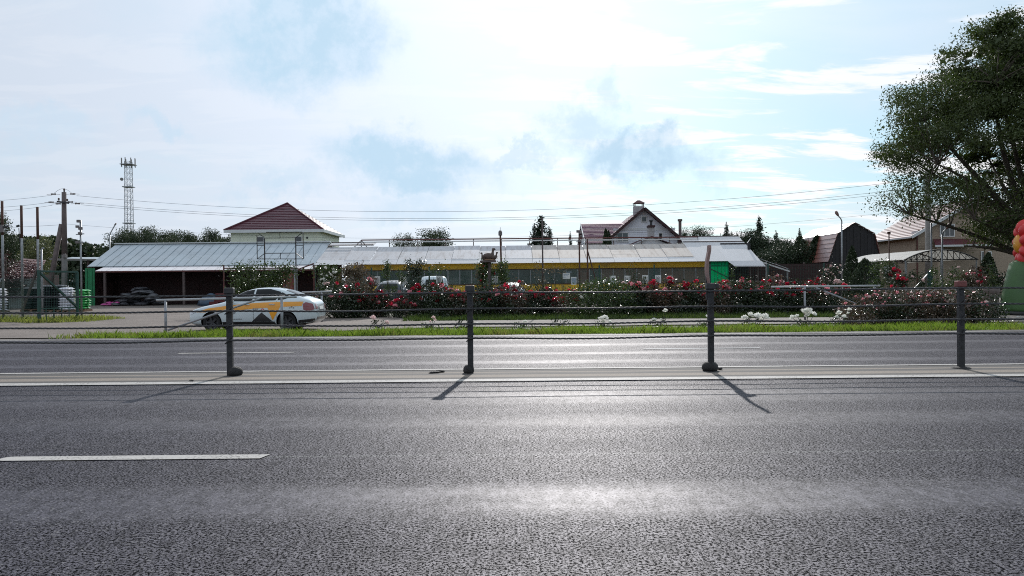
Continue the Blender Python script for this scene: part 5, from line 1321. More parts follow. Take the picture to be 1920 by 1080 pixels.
SUV = [(2.18, .40, .70, .72, .60, .5), (2.10, .28, .80, .86, .78, .66), (1.75, .24, .95, 1.02, .88, .70), (1.25, .24, 1.05, 1.11, .90, .68), (.85, .24, 1.08, 1.32, .90, .63), (.45, .24, 1.10, 1.56, .90, .60),
       (0, .24, 1.11, 1.68, .90, .60), (-.8, .24, 1.13, 1.69, .90, .60), (-1.5, .24, 1.15, 1.62, .89, .59), (-1.92, .26, 1.15, 1.46, .87, .60), (-2.10, .30, 1.08, 1.18, .84, .64), (-2.18, .36, .8, .84, .78, .6)]
VAN = [(2.25, .40, .74, .76, .62, .5), (2.15, .28, .88, .92, .80, .66), (1.75, .24, 1.02, 1.08, .90, .72), (1.35, .24, 1.08, 1.25, .93, .74), (.85, .24, 1.12, 1.62, .93, .73), (.4, .24, 1.12, 1.84, .93, .72),
       (-.2, .24, 1.12, 1.90, .93, .72), (-1.4, .24, 1.12, 1.90, .93, .72), (-1.95, .24, 1.12, 1.84, .92, .71), (-2.16, .28, 1.12, 1.60, .90, .72), (-2.24, .36, .9, 1.0, .86, .7)]
def car_body(st, wheels, wr):
    rows = []
    for (x, zs, zt, zc, w_, wg) in st:
        cab = zc - zt > .12
        p = [(0, zs), (w_ * .82, zs), (w_ * .965, zs + .09), (w_, zs + .42 * (zt - zs)), (w_ * .985, zt - .10), (w_ * .95, zt)]
        if cab: p += [(w_ * .95 + (wg * 1.06 - w_ * .95) * .5, zt + (zc - .07 - zt) * .5), (wg * 1.06, zc - .07), (wg * .78, zc - .012), (0, zc)]
        else: p += [(w_ * .88, zt + (zc - zt) * .45), (wg * .98, zt + (zc - zt) * .75), (wg * .6, zc - .006), (0, zc)]
        rows.append([(x, y, z) for y, z in p])
    k = len(rows[0]); V = []; F = []
    for r in rows: V += r + [(a, -b, c) for a, b, c in r[1:-1]]
    stp = k + k - 2
    def idx(i, j, s): return i * stp + (j if (s == 0 or j in (0, k - 1)) else k + j - 1)
    for i in range(len(rows) - 1):
        for j in range(k - 1):
            F.append((idx(i, j, 0), idx(i, j + 1, 0), idx(i + 1, j + 1, 0), idx(i + 1, j, 0)))
            F.append((idx(i, j + 1, 1), idx(i, j, 1), idx(i + 1, j, 1), idx(i + 1, j + 1, 1)))
    for i, s in ((0, 0), (len(rows) - 1, 1)):
        lp = [idx(i, j, 0) for j in range(k)] + [idx(i, j, 1) for j in range(k - 2, 0, -1)]; F.append(tuple(lp if s else lp[::-1]))
    me = bpy.data.meshes.new('body'); me.from_pydata(V, [], F); me.update()
    bm = bmesh.new(); bm.from_mesh(me); bmesh.ops.recalc_face_normals(bm, faces=bm.faces[:]); bm.to_mesh(me); bm.free()
    o = bpy.data.objects.new('body_tmp', me); COL.objects.link(o)
    s = o.modifiers.new('s', 'SUBSURF'); s.levels = 2; s.render_levels = 2
    cm = MB()
    for wx in wheels:
        for sy in (-1, 1):
            n = 28; y0, y1 = (.58, 1.1) if sy > 0 else (-1.1, -.58)
            vs = [(wx + (wr + .055) * math.cos(2 * math.pi * q / n), y, wr * .98 + (wr + .055) * math.sin(2 * math.pi * q / n)) for y in (y0, y1) for q in range(n)]
            cm.add(vs, [(q, (q + 1) % n, n + (q + 1) % n, n + q) for q in range(n)] + [tuple(range(n - 1, -1, -1)), tuple(range(n, 2 * n))])
    cme = cm.mesh('cut'); bm = bmesh.new(); bm.from_mesh(cme); bmesh.ops.recalc_face_normals(bm, faces=bm.faces[:]); bm.to_mesh(cme); bm.free()
    co = bpy.data.objects.new('cut_tmp', cme); COL.objects.link(co)
    b = o.modifiers.new('b', 'BOOLEAN'); b.operation = 'DIFFERENCE'; b.object = co; b.solver = 'EXACT'
    bpy.context.view_layer.update()
    ev = o.evaluated_get(bpy.context.evaluated_depsgraph_get()); out = bpy.data.meshes.new_from_object(ev); out.name = 'body'
    bpy.data.objects.remove(o); bpy.data.objects.remove(co)
    # dark inside the arches
    out.materials.clear()
    out.polygons.foreach_set('use_smooth', [True] * len(out.polygons)); return out
class Car:
    def __init__(s, name, label, loc, rz, st, mat, wheels=(1.38, -1.22), wr=.31, group=None):
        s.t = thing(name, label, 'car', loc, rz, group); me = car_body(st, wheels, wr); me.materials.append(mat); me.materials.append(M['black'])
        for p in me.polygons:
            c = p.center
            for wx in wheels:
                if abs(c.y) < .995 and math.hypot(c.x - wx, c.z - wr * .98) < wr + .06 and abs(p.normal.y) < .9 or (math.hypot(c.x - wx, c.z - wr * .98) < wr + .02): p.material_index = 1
        me.set_sharp_from_angle(angle=R(35)) if hasattr(me, 'set_sharp_from_angle') else None
        s.body = share('body', me, s.t)
        bm = bmesh.new(); bm.from_mesh(me); s.bvh = BVHTree.FromBMesh(bm); bm.free()
        for wx in wheels:
            for sy in (-1, 1): s.wheel(wx, sy, wr, .80)
    def wheel(s, wx, sy, r, yo):
        e = bpy.data.objects.new('wheel', None); link(e, s.t); e.location = (wx, sy * (yo - .11), r)
        m = MB(); n = 28; prof = [(r * .66, -.09), (r * .93, -.10), (r, -.07), (r, .07), (r * .93, .10), (r * .66, .09)]
        vs = [(a * math.cos(2 * math.pi * q / n), y, a * math.sin(2 * math.pi * q / n)) for a, y in prof for q in range(n)]
        m.add(vs, [(i * n + q, i * n + (q + 1) % n, ((i + 1) % 6) * n + (q + 1) % n, ((i + 1) % 6) * n + q) for i in range(6) for q in range(n)]); m.build('tyre', M['tyre'], e, smooth=True)
        m = MB(); ro = r * .67
        for k in range(5):
            a = 2 * math.pi * k / 5; m.bar((0, sy * .06, 0), (ro * .95 * math.cos(a), sy * .075, ro * .95 * math.sin(a)), .06, .02, up=(0, 1, 0))
        vs = [(ro * c_ * math.cos(2 * math.pi * q / n), y, ro * c_ * math.sin(2 * math.pi * q / n)) for c_, y in ((1, sy * .085), (.88, sy * .075), (.88, sy * -.02)) for q in range(n)]
        m.add(vs, [(i * n + q, i * n + (q + 1) % n, (i + 1) * n + (q + 1) % n, (i + 1) * n + q) for i in range(2) for q in range(n)] + [tuple(range(2 * n, 3 * n))]); m.build('rim', M['rim'], e)
    def patch(s, name, mat, poly, axis, off=.006, cell=.06, parent=None):
        """polygon drawn in a projection plane, cut into cells and wrapped onto the body. axis: '+y','-y' side (x,z) | '+x','-x' end (y,z) | 'z' top (x,y)"""
        bm = bmesh.new()
        f = bm.faces.new([bm.verts.new((a, b, 0)) for a, b in poly])
        xs = [p[0] for p in poly]; ys = [p[1] for p in poly]
        for lo, hi, no in ((min(xs), max(xs), (1, 0, 0)), (min(ys), max(ys), (0, 1, 0))):
            k = int((hi - lo) / cell)
            for i in range(1, k + 1):
                v = lo + (hi - lo) * i / (k + 1); bmesh.ops.bisect_plane(bm, geom=bm.verts[:] + bm.edges[:] + bm.faces[:], plane_co=Vector(no) * v, plane_no=no)
        for v in bm.verts:
            a, b = v.co.x, v.co.y
            o_, dr = {'+y': ((a, 3, b), (0, -1, 0)), '-y': ((a, -3, b), (0, 1, 0)), '+x': ((4, a, b), (-1, 0, 0)), '-x': ((-4, a, b), (1, 0, 0)), 'z': ((a, b, 4), (0, 0, -1))}[axis]
            h, nn, _, _ = s.bvh.ray_cast(Vector(o_), Vector(dr))
            if h is None: h, nn, _, _ = s.bvh.find_nearest(Vector(o_) + Vector(dr) * 2.2)
            v.co = h + nn * off
        me = bpy.data.meshes.new(name); bmesh.ops.recalc_face_normals(bm, faces=bm.faces[:]); bm.to_mesh(me); bm.free(); me.materials.append(mat)
        me.polygons.foreach_set('use_smooth', [True] * len(me.polygons)); return link(bpy.data.objects.new(name, me), parent or s.t)
def circle(cx, cy, r, n=16): return [(cx + r * math.cos(2 * math.pi * k / n), cy + r * math.sin(2 * math.pi * k / n)) for k in range(n)]

# taxi: nose to the left
dc = 27.0; car = Car('taxi', 'white taxi hatchback sedan with orange stripe and black triangle livery', (PX(470, dc), dc + .85, gz(dc)), math.pi, SEDAN, M['car_white'])
car.t.scale = (.98, 1.0, 1.02)
for ax in ('+y', '-y'):
    car.patch('side_window', M['car_glass'], [(.78, 1.005), (-.02, 1.00), (-.06, 1.385), (.18, 1.345), (.45, 1.23)], ax, .008)
    car.patch('side_window', M['car_glass'], [(-.10, 1.00), (-.82, 1.025), (-.88, 1.08), (-.98, 1.30), (-.60, 1.395), (-.12, 1.39)], ax, .008)
    car.patch('side_window', M['car_glass'], [(-.90, 1.03), (-1.12, 1.05), (-1.30, 1.12), (-1.28, 1.155), (-1.03, 1.285), (-.94, 1.25)], ax, .008)
    car.patch('livery_stripe', M['vinyl_orange'], [(1.93, .65), (1.5, .64), (.9, .655), (.3, .715), (-.4, .775), (-1.0, .805), (-1.74, .83), (-1.80, .975), (-1.0, .97), (-.4, .955), (.3, .915), (.9, .85), (1.5, .775)], ax, .005)
    car.patch('livery_orange_triangle', M['vinyl_orange'], [(-.56, .80), (-1.02, .835), (-.74, .36)], ax, .0065)
    car.patch('livery_black_triangle', M['vinyl_black'], [(-.36, .63), (-.02, .33), (-.74, .33)], ax, .008)
    car.patch('sill_cladding', M['vinyl_black'], [(1.0, .20), (-.86, .20), (-.86, .325), (1.0, .325)], ax, .006)
    car.patch('livery_badge', M['vinyl_red'], circle(-.40, .70, .062), ax, .011, .03); car.patch('livery_badge_centre', M['car_white'], circle(-.40, .70, .030, 10), ax, .014, .03)
    car.patch('livery_badge', M['vinyl_grey'], circle(.60, .66, .075), ax, .009, .03)
    for k in range(3):
        for j in range(2):
            if (k + j) % 2 == 0: 
                a = -1.30 - k * .065; car.patch('checker_mark', M['vinyl_black'], [(a, .755 + j * .032), (a - .05, .755 + j * .032), (a - .06, .785 + j * .032), (a - .01, .785 + j * .032)], ax, .007, .2)
    for (a, b, z, h_) in ((.26, .08, .735, .012), (-.06, -.26, .715, .055), (.82, .30, .40, .03), (.78, .74, .52, .04)):
        n_ = max(1, int(abs(a - b) / .055))
        for k in range(n_):
            a0 = a + (b - a) * k / n_; a1 = a0 + (b - a) / n_ * .7; car.patch('lettering', M['vinyl_grey'], [(a0, z), (a1, z), (a1, z + h_), (a0, z + h_)], ax, .008, .2)
    car.patch('tail_light', M['lamp_red'], [(-1.80, .70), (-1.78, .90), (-1.88, .955), (-2.10, .90), (-2.17, .72), (-2.0, .66)], ax, .010)
    car.patch('headlight', M['lamp_clear'], [(1.86, .68), (2.10, .57), (2.20, .56), (2.19, .63), (2.03, .705)], ax, .010)
    car.patch('bumper_cladding', M['vinyl_black'], [(-1.60, .20), (-2.2, .28), (-2.22, .42), (-1.62, .36)], ax, .006)
    for xx in (.80, -.07, -.86):
        car.patch('door_seam', M['vinyl_black'], [(xx, .34), (xx - .012, .34), (xx - .012, .99), (xx, .99)], ax, .003, .1)
    for xx in (.14, -.72):
        sy = 1 if ax == '+y' else -1; m = MB(); m.bar((xx - .1, sy * .855, .895), (xx + .1, sy * .855, .90), .03, .03); m.build('door_handle', M['car_white'], car.t, bevel=.006)
    sy = 1 if ax == '+y' else -1; m = MB(); m.lathe([(.02, -.06), (.09, -.05), (.10, .03), (.06, .075), (.01, .08)], 12, (.66, sy * .93, 1.0)); m.build('mirror', M['car_white'], car.t, smooth=True)
car.patch('windscreen', M['car_glass'], [(.92, -.62), (.92, .62), (.22, .50), (.22, -.50)], 'z', .008)
car.patch('rear_window', M['car_glass'], [(-1.12, -.47), (-1.12, .47), (-1.74, .54), (-1.74, -.54)], 'z', .008)
car.patch('number_plate', M['white'], [(-.26, .70), (.26, .70), (.26, .81), (-.26, .81)], '-x', .012)
car.patch('plate_recess', M['vinyl_grey'], [(-.40, .66), (.40, .66), (.40, .88), (-.40, .88)], '-x', .005)
for s_ in (-1, 1): car.patch('tail_light', M['lamp_red'], [(s_ * .48, .74), (s_ * .70, .72), (s_ * .68, .90), (s_ * .50, .90)], '-x', .008)
car.patch('rear_bumper_cladding', M['vinyl_black'], [(-.62, .37), (.62, .37), (.62, .46), (-.62, .46)], '-x', .008)
m = MB(); m.tube([(-.9, 0, 1.44), (-1.0, 0, 1.53)], [.02, .008], 6); m.build('roof_antenna', M['black'], car.t)

def rear_car(name, label, px, d, rz, st, mat, tl, plate_z, glass, W_=.58):
    c = Car(name, label, (PX(px, d), d, gz(d) + .03), rz, st, mat, (1.32, -1.32), .34, 'cars parked behind the mesh fence')
    z0, z1 = glass
    c.patch('rear_window', M['car_glass'], [(-W_, z0), (W_, z0), (W_ * .86, z1), (-W_ * .86, z1)], '-x', .008)
    for s_ in (-1, 1):
        c.patch('tail_light', M['lamp_red'], [(s_ * (W_ + .0), tl[0]), (s_ * (W_ + .22), tl[0] + .03), (s_ * (W_ + .2), tl[1]), (s_ * (W_ + .02), tl[1] - .02)], '-x', .012)
        c.patch('side_window', M['car_glass'], [(1.0, z0 - .02), (-1.75, z0 + .04), (-1.6, z1 + .02), (.35, z1 + .04)], '+y' if s_ > 0 else '-y', .008)
    c.patch('number_plate', M['white'], [(-.26, plate_z), (.26, plate_z), (.26, plate_z + .12), (-.26, plate_z + .12)], '-x', .012)
    c.patch('bumper_strip', M['vinyl_black'], [(-W_, .42), (W_, .42), (W_, .55), (-W_, .55)], '-x', .01)
    return c
c1 = rear_car('parked_car', 'dark navy hatchback seen from behind with red tail lights', 744, 47.5, R(84), SUV, M['car_navy'], (.95, 1.12), .82, (1.18, 1.46))
c2 = rear_car('parked_car', 'white minivan seen from behind beside the yellow wall', 812, 50.5, R(98), VAN, M['car_white'], (.9, 1.2), .80, (1.22, 1.66))
c3 = rear_car('parked_car', 'pale blue car half hidden behind the duck pillar', 955, 50.0, R(96), SEDAN, M['car_blue'], (.74, .9), .62, (1.06, 1.20))
# ---------------------------------------------------------------- pipe barriers
def pipe_gate(name, label, d, rail, post_px, brace, extra=None, mat=None):
    (xa, ya_), (xb, yb_) = rail; A, B = P(xa, ya_, d), P(xb, yb_, d); cx = (A.x + B.x) / 2
    t = thing(name, label, 'pipe barrier', (cx, d, gz(d))); L = lambda v: tuple(Vector(v) - t.location)
    m = MB(); m.tube([L(A), L(B)], .035, 10); m.build('rail', mat or M['pipe_pale'], t, smooth=True)
    for px in post_px:
        u = (px - xa) / (xb - xa); q = A.lerp(B, max(0, min(1, u))); m = MB(); m.tube([(q.x - cx, .0, -.05), (q.x - cx, 0, q.z - t.location.z)], .04, 10); m.build('post', M['pipe_grey'], t, smooth=True)
    if brace:
        (bx0, by0), (bx1, by1) = brace; m = MB(); m.tube([L(P(bx0, by0, d - .05)), L(P(bx1, by1, d - .05))], .03, 8); m.build('brace', M['pipe_grey'], t, smooth=True)
    return t
pipe_gate('pipe_barrier', 'pale pipe barrier with diagonal brace in front of the taxi', 23.6, ((293, 563), (556, 556.5)), (310, 528), ((314, 619), (492, 558.5)))
pipe_gate('pipe_barrier', 'short pale pipe rail behind the taxi boot', 33.4, ((566, 548), (622, 546.5)), (603,), None)
pipe_gate('pipe_barrier', 'pale pipe barrier with brace in front of the board fence', 31.0, ((1446, 538), (1650, 535.5)), (1509, 1640), ((1530, 539.5), (1606, 570)))
pipe_gate('pipe_barrier', 'thin pale pipe rail behind the pink rose bed', 31.2, ((1652, 542.5), (1858, 541)), (1660, 1750, 1856), None)

# ---------------------------------------------------------------- poles, masts
def pole(name, label, px, d, ytop, r, mat, cat='pole', top=None, group=None, lean=0.0, rtop=None):
    z = PZ(px, ytop, d) - gz(d); t = thing(name, label, cat, (PX(px, d), d, gz(d)), 0, group)
    m = MB(); m.tube([(-lean, 0, -.05), (-lean * .4, 0, z * .6), (0, 0, z)], [r, r * .97, rtop or r * .94], 10); m.build('shaft', mat, t, smooth=True); return t, z
for px, yt, lb in ((6, 378, 'tall pipe with rusty top and a surveillance camera box'), (42, 386, 'tall pipe with rusty top and one small side lamp'), (72, 389, 'tall bare pipe with rusty top at the gate hinge')):
    t, z = pole('tall_pipe', lb, px, 37.5, yt, .055, M['galv'], 'pole', group='tall pipes at the gate')
    m = MB(); m.tube([(0, 0, z * .72), (0, 0, z + .02)], .059, 10); m.build('rusty_sleeve', M['rust'], t, smooth=True)
    if px == 6:
        m = MB(); m.box(-.1, .12, -.17, -.07, z - 1.45, z - 1.1); m.build('control_box', M['lampbox'], t, bevel=.01)
        for s_ in (-1, 1):
            m = MB(); m.bar((s_ * .1, -.1, z - 1.22), (s_ * .42, -.25, z - 1.18), .10, .10); m.build('camera_head', M['black'], t, bevel=.015)
        m = MB(); m.bar((-.03, -.02, 2.0), (-1.2, .5, .2), .08, .08); m.build('stay', M['galv'], t)
    if px == 42:
        m = MB(); m.bar((-.06, -.05, z - .92), (-.18, -.12, z - .98), .1, .09); m.bar((-.1, -.05, z - 1.05), (-.06, -.05, z - 1.7), .025, .025); m.build('side_lamp', M['black'], t)
    if px == 72:
        m = MB(); m.bar((-.03, 0, 2.45), (-.95, .3, .5), .09, .09); m.build('stay', M['post_brown'], t)
t, z = pole('spotlight_mast', 'thin mast with four spotlights above the green bag stack', 152.5, 37.0, 413, .045, M['galv'], 'spotlight mast')
for k, (dx, zz, sz) in enumerate(((-.03, z - .05, .16), (.05, z - .38, .17), (-.09, z - .30, .14), (.03, z - .62, .16), (-.1, z - 1.02, .15))):
    m = MB(); m.box(dx - sz / 2, dx + sz / 2, -.16, -.05, zz - sz * .4, zz + sz * .4); m.build('spotlight', M['lampbox'], t, bevel=.015)
for zz in (z - .66, z - 1.06):
    m = MB(); m.bar((-.2, -.03, zz), (.18, -.03, zz + .03), .04, .04); m.build('crossarm', M['galv'], t)
t, z = pole('bracket_lamp', 'slim pole with a bent arm rising over the shed gable', 207, 66, 441, .05, M['galv'], 'lamp post'); 
m = MB(); m.tube([(0, 0, z), (.1, 0, z + .25), (.45, 0, z + .85)], .045, 8); m.build('arm', M['galv'], t)
m = MB(); m.bar((.42, 0, z + .82), (.55, 0, z + .98), .12, .08); m.build('lamp_head', M['lampbox'], t)
t, z = pole('short_pipe', 'short pale green pipe between gate and utility pole', 79, 44, 468, .055, M['pipe_grey'], 'pole')
m = MB(); m.tube([(0, 0, z), (.05, 0, z + .08), (.14, 0, z + .06)], .04, 8); m.build('elbow', M['pipe_grey'], t)
t, z = pole('lamp_post', 'thin post with a square lantern above the duck shelf', 939, 42.5, 441, .05, M['rust'], 'lamp post', lean=-.1)
m = MB(); m.box(-.10, .10, -.10, .10, z - .02, z + .20); m.box(-.07, .07, -.07, .07, z + .20, z + .25); m.build('lantern', M['lampbox'], t, bevel=.02); m = MB(); m.tube([(0, 0, z + .25), (0, 0, z + .42)], .012, 5); m.build('finial', M['steel_dark'], t)
t, z = pole('thin_mast', 'tall plain thin mast standing at the mesh fence', 1018, 40.6, 409, .04, M['post_brown'], 'mast')
t, z = pole('spotlight_mast', 'rusty mast with spotlights beside the grey gabled house', 1087, 42.8, 433, .045, M['rust'], 'spotlight mast')
for dx, zz, sz in ((-.06, z - .03, .2), (.07, z - .12, .16), (0, z - .55, .2)):
    m = MB(); m.box(dx - sz / 2, dx + sz / 2, -.16, -.04, zz - sz * .35, zz + sz * .35); m.build('spotlight', M['lampbox'], t, bevel=.02)
m = MB(); m.bar((-.18, -.03, z - .58), (.12, -.03, z - .6), .04, .04); m.build('crossarm', M['galv'], t)
t, z = pole('stay_mast', 'short rusty mast with a slanted stay at the greenhouse front', 1102, 43.4, 448, .045, M['rust'], 'mast')
m = MB(); m.bar((0, 0, z - .6), (.5, .2, z - 2.4), .05, .05); m.build('stay', M['rust'], t)
for px, yt, hx_, hy, d, lb in ((1579, 414, 1567, 396, 52, 'street lamp on a slim pole in front of the barn'), (1767, 440, 1783, 418, 46, 'street lamp on a slim pole before the brick house window')):
    t, z = pole('street_lamp', lb, px, d, yt, .05, M['galv'], 'street lamp')
    e = P(hx_, hy, d) - t.location
    m = MB(); m.tube([(0, 0, z), (e.x * .15, 0, z + .15), (e.x * .6, 0, (z + e.z) / 2 + .05)], .04, 8); m.build('arm', M['galv'], t, smooth=True)
    m = MB(); a = Vector((e.x * .5, 0, (z * .5 + e.z * .5))); b = Vector((e.x, -.05, e.z)); m.tube([a, a.lerp(b, .3), a.lerp(b, .7), b], [.05, .09, .11, .05], 8); m.build('lamp_head', M['delineator'], t, smooth=True)
t, z = pole('thin_mast', 'thin rusty mast standing before the arched canopy', 1667.5, 46, 437, .035, M['rust'], 'mast')
m = MB(); m.box(-.07, .07, -.07, .07, z - .05, z + .08); m.build('cap', M['rust'], t)
t, z = pole('thin_pipe', 'pale thin pipe beside the grey utility pole at the canopy', 1747, 44, 418, .045, M['pipe_grey'], 'pole')
m = MB(); m.bar((-.05, -.05, 2.0), (-1.3, -.1, .7), .07, .07); m.build('stay', M['pipe_grey'], t)
m = MB(); m.tube([(-.12, -.08, -.03), (-.12, -.08, 1.95)], .16, 8); m.build('green_foot_post', M['green_paint'], t)

# utility poles and lines
dp = 60.0
up_ = thing('utility_pole', 'concrete power pole with a raking strut and insulators', 'utility pole', (PX(122, dp), dp, gz(dp)))
H = PZ(122, 361, dp) - gz(dp)
m = MB(); m.tube([(-.05, 0, -.1), (-.02, 0, H * .4), (.02, 0, H)], [.22, .2, .16], 10); m.build('shaft', M['concrete'], up_, smooth=True)
m = MB(); m.tube([(.0, -.02, H * .45), (.02, -.02, H + .02)], [.203, .164], 10); m.build('stained_upper_shaft', M['concrete_dk'], up_, smooth=True)
m = MB(); m.tube([(-1.35, -.2, -.1), (-.18, -.05, H * .72)], [.2, .17], 10); m.build('strut', M['concrete_dk'], up_, smooth=True)
ZC = H - .75
m = MB(); m.bar((-.38, -.24, ZC + .05), (.5, -.24, ZC - .08), .09, .12); m.build('crossarm', M['steel_dark'], up_)
m = MB(); m.box(.0, .2, -.3, -.1, H * .42, H * .42 + .3); m.build('junction_box', M['lampbox'], up_, bevel=.02)
m = MB(); m.tube([(.03, 0, H), (.03, 0, H + .18)], .06, 8); m.tube([(.03, 0, H + .18), (.03, 0, H + .3)], [.09, .05], 8); m.build('top_insulator', M['insul'], up_)
for dx, z_ in ((-.25, ZC + .12), (.38, ZC + .05)):
    m = MB(); m.lathe([(.04, 0), (.08, .05), (.05, .1), (.08, .14), (.03, .2)], 8, (dx, -.24, z_)); m.build('pin_insulator', M['insul'], up_)
tips = [(-1, 0, -.14), (-1, .6, ZC - H + .0), (-1, -.5, ZC - H - .05)]
def string_ins(x, z):
    for s_ in (-1, 1):
        m = MB(); x0 = x + s_ * .22
        m.tube([(x0, -.1, z), (x0 + s_ * .35, -.1, z + .02)], .015, 5)
        for k in range(4): m.tube([(x0 + s_ * (.35 + .1 * k), -.1, z + .02), (x0 + s_ * (.39 + .1 * k), -.1, z + .02)], [.075, .05], 8)
        m.tube([(x0 + s_ * .75, -.1, z + .02), (x0 + s_ * 1.0, -.1, z)], .012, 5); m.build('strain_insulator', M['insul'], up_)
string_ins(0, H - .15); string_ins(-.18, ZC); string_ins(.35, ZC - .12)
m = MB(); pts = [(-.75 + 1.5 * k / 12, -.12, H - .15 + .42 * math.sin(math.pi * k / 12)) for k in range(13)]; m.tube(pts, .012, 4); m.build('jumper_wire', M['wire'], up_)
# right-hand pole behind the big tree
d6 = 55.0
u2 = thing('utility_pole', 'plain concrete power pole behind the big tree', 'utility pole', (PX(1741, d6), d6, gz(d6)))
H2 = PZ(1741, 318, d6) - gz(d6)
m = MB(); m.tube([(0, 0, -.1), (0, 0, H2)], [.22, .16], 10); m.build('shaft', M['concrete'], u2, smooth=True)
m = MB(); m.bar((-.6, -.2, H2 - .55), (.6, -.2, H2 - .55), .09, .1); m.build('crossarm', M['steel_dark'], u2)
def catenary(name, label, pts2, d0, d1, r=.010):
    """sagging wire through photo pixels (start, middle, end), distance going from d0 to d1"""
    (xa, ya_), (xm, ym), (xb, yb_) = pts2; pts = []
    A, B = P(xa, ya_, d0), P(xb, yb_, d1)
    um = 0.5
    for _ in range(30):
        q = A.lerp(B, um); pxm = 960 + q.x / q.y * FPX; um += (xm - pxm) / (xb - xa) * .8
    q = A.lerp(B, um); zm = PZ(xm, ym, q.y); sag = (q.z - zm) / (4 * um * (1 - um))
    for k in range(49):
        u = k / 48; w_ = A.lerp(B, u); w_.z -= 4 * sag * u * (1 - u); pts.append(w_)
    m = MB(); m.tube(pts, r, 5); o = m.build(name, M['wire'], smooth=True); tag(o, label, 'power line', 'wires between the utility poles'); return o
catenary('power_line', 'topmost power wire from the utility pole across the sky', ((146, 367), (900, 396), (1742, 334)), dp, d6)
catenary('power_line', 'second power wire from the utility pole across the sky', ((152, 380), (900, 409), (1736, 350)), dp, d6)
catenary('power_line', 'third power wire hanging just under the second one', ((154, 384), (900, 413), (1746, 354)), dp, d6)
catenary('power_line', 'lowest thin wire passing over the roofs', ((125, 420), (900, 446), (1742, 391)), dp, d6, .007)
for k, (y0, y1) in enumerate(((376, 366), (389, 379), (396, 385))):
    catenary('power_line', ('topmost', 'middle', 'lowest')[k] + ' wire leaving the utility pole over the tall pipes', ((-160, y0 - 2), (0, y0), (100, y1)), dp + 4, dp)
catenary('power_line', 'low thin wire passing behind the tall pipes', ((-60, 428), (0, 427), (122, 421)), dp + 3, dp, .010)

# lattice cell tower
dt = 230.0; tw = thing('cell_tower', 'tall thin lattice mobile tower behind the tree row', 'tower', (PX(243.5, dt), dt, gz(dt)))
HT = PZ(243, 303, dt) - gz(dt); wb_, wt_ = 1.15, .85
def leg_at(i, z):
    a = (math.pi / 4 + i * math.pi / 2); w_ = wb_ + (wt_ - wb_) * z / HT; return (w_ * 1.25 * math.cos(a), w_ * 1.25 * math.sin(a), z)
for i in range(4):
    m = MB(); m.tube([leg_at(i, 0), leg_at(i, HT)], .075, 6); m.build('leg', M['galv'], tw)
nz_ = 22
for k in range(nz_):
    z0, z1 = HT * k / nz_, HT * (k + 1) / nz_
    m = MB()
    for i in range(4):
        j = (i + 1) % 4; m.bar(leg_at(i, z0), leg_at(j, z1), .05, .05); m.bar(leg_at(j, z0), leg_at(i, z1), .05, .05); m.bar(leg_at(i, z1), leg_at(j, z1), .06, .06)
    m.build('bracing', M['galv'], tw)
m = MB(); m.box(-1.7, 1.7, -1.7, 1.7, HT - 1.0, HT - .8); m.build('platform', M['galv'], tw)
for k in range(8):
    a = k * math.pi / 4; m = MB(); m.bar((1.9 * math.cos(a), 1.9 * math.sin(a), HT - 1.6), (1.9 * math.cos(a), 1.9 * math.sin(a), HT + .9), .22, .14); m.build('antenna_panel', M['concrete'], tw)
for z_ in (.52, .8):
    m = MB(); m.box(-1.3, 1.3, -1.3, 1.3, HT * z_, HT * z_ + .25); m.build('platform', M['galv'], tw)
m = MB(); m.tube([(-1.4, -1.0, HT * .86), (-1.4, -1.3, HT * .86)], .45, 12); m.build('dish', M['concrete'], tw)

# ---------------------------------------------------------------- green gate and mesh fence at the left
def mesh_panel(wd, ht, sx_, sz_, r=.006, name='mesh'):
    m = MB(); nx = int(wd / sx_); nz2 = int(ht / sz_)
    for i in range(nx + 1): x = wd * i / nx; m.bar((x, 0, 0), (x, 0, ht), r * 2, r * 2)
    for j in range(nz2 + 1): z = ht * j / nz2; m.bar((0, -.008, z), (wd, -.008, z), r * 2, r * 2)
    return m
gA, gB = Vector((PX(73, 35.2), 35.2, gz(35.2))), Vector((PX(145, 37.6), 37.6, gz(37.6)))
gv = gB - gA; gt = thing('green_gate', 'open dark green steel gate frame with a diagonal brace', 'gate', gA, math.atan2(gv.y, gv.x)); gw = gv.length
HG = 2.28
for nm, a, b, wd in (('stile', (0, 0, 0), (0, 0, HG + .05), .09), ('stile', (gw, 0, 0), (gw, 0, HG), .10), ('top_rail', (0, 0, HG), (gw, 0, HG), .08), ('middle_rail', (.05, 0, .62), (gw, 0, .62), .05), ('bottom_rail', (.4, -.05, .05), (gw, -.05, .05), .05), ('diagonal_brace', (.05, -.02, HG - .08), (gw - .05, -.02, .62), .08)):
    m = MB(); m.bar(a, b, wd, wd); m.build(nm, M['green_paint'] if nm != 'bottom_rail' else M['pipe_pale'], gt)
mm = mesh_panel(gw - .1, HG - .1, .1, .2, .003); o = mm.build('mesh', M['mesh_green'], gt); o.location = (.05, .01, .05)
for k in range(4):
    m = MB(); x = .35 + k * (gw - .5) / 4; m.bar((x, -.05, .05), (x, -.05, .6), .035, .035); m.build('lower_bar', M['green_paint'], gt)
fA = Vector((PX(-90, 37.6), 37.6, gz(37.6))); fB = Vector((PX(73, 36.0), 36.0, gz(36.0))); fv = fB - fA
ft = thing('mesh_fence', 'green welded mesh fence between the tall pipes', 'fence', fA, math.atan2(fv.y, fv.x)); fw = fv.length
for x in (0.0, fw * .5, fw - .06): m = MB(); m.box(x - .03, x + .03, -.03, .03, -.03, 2.0); m.build('post', M['green_paint'], ft)
pm = mesh_panel(fw / 2 - .04, 1.9, .06, .2, .003).mesh('mesh_panel'); pm.materials.append(M['mesh_green'])
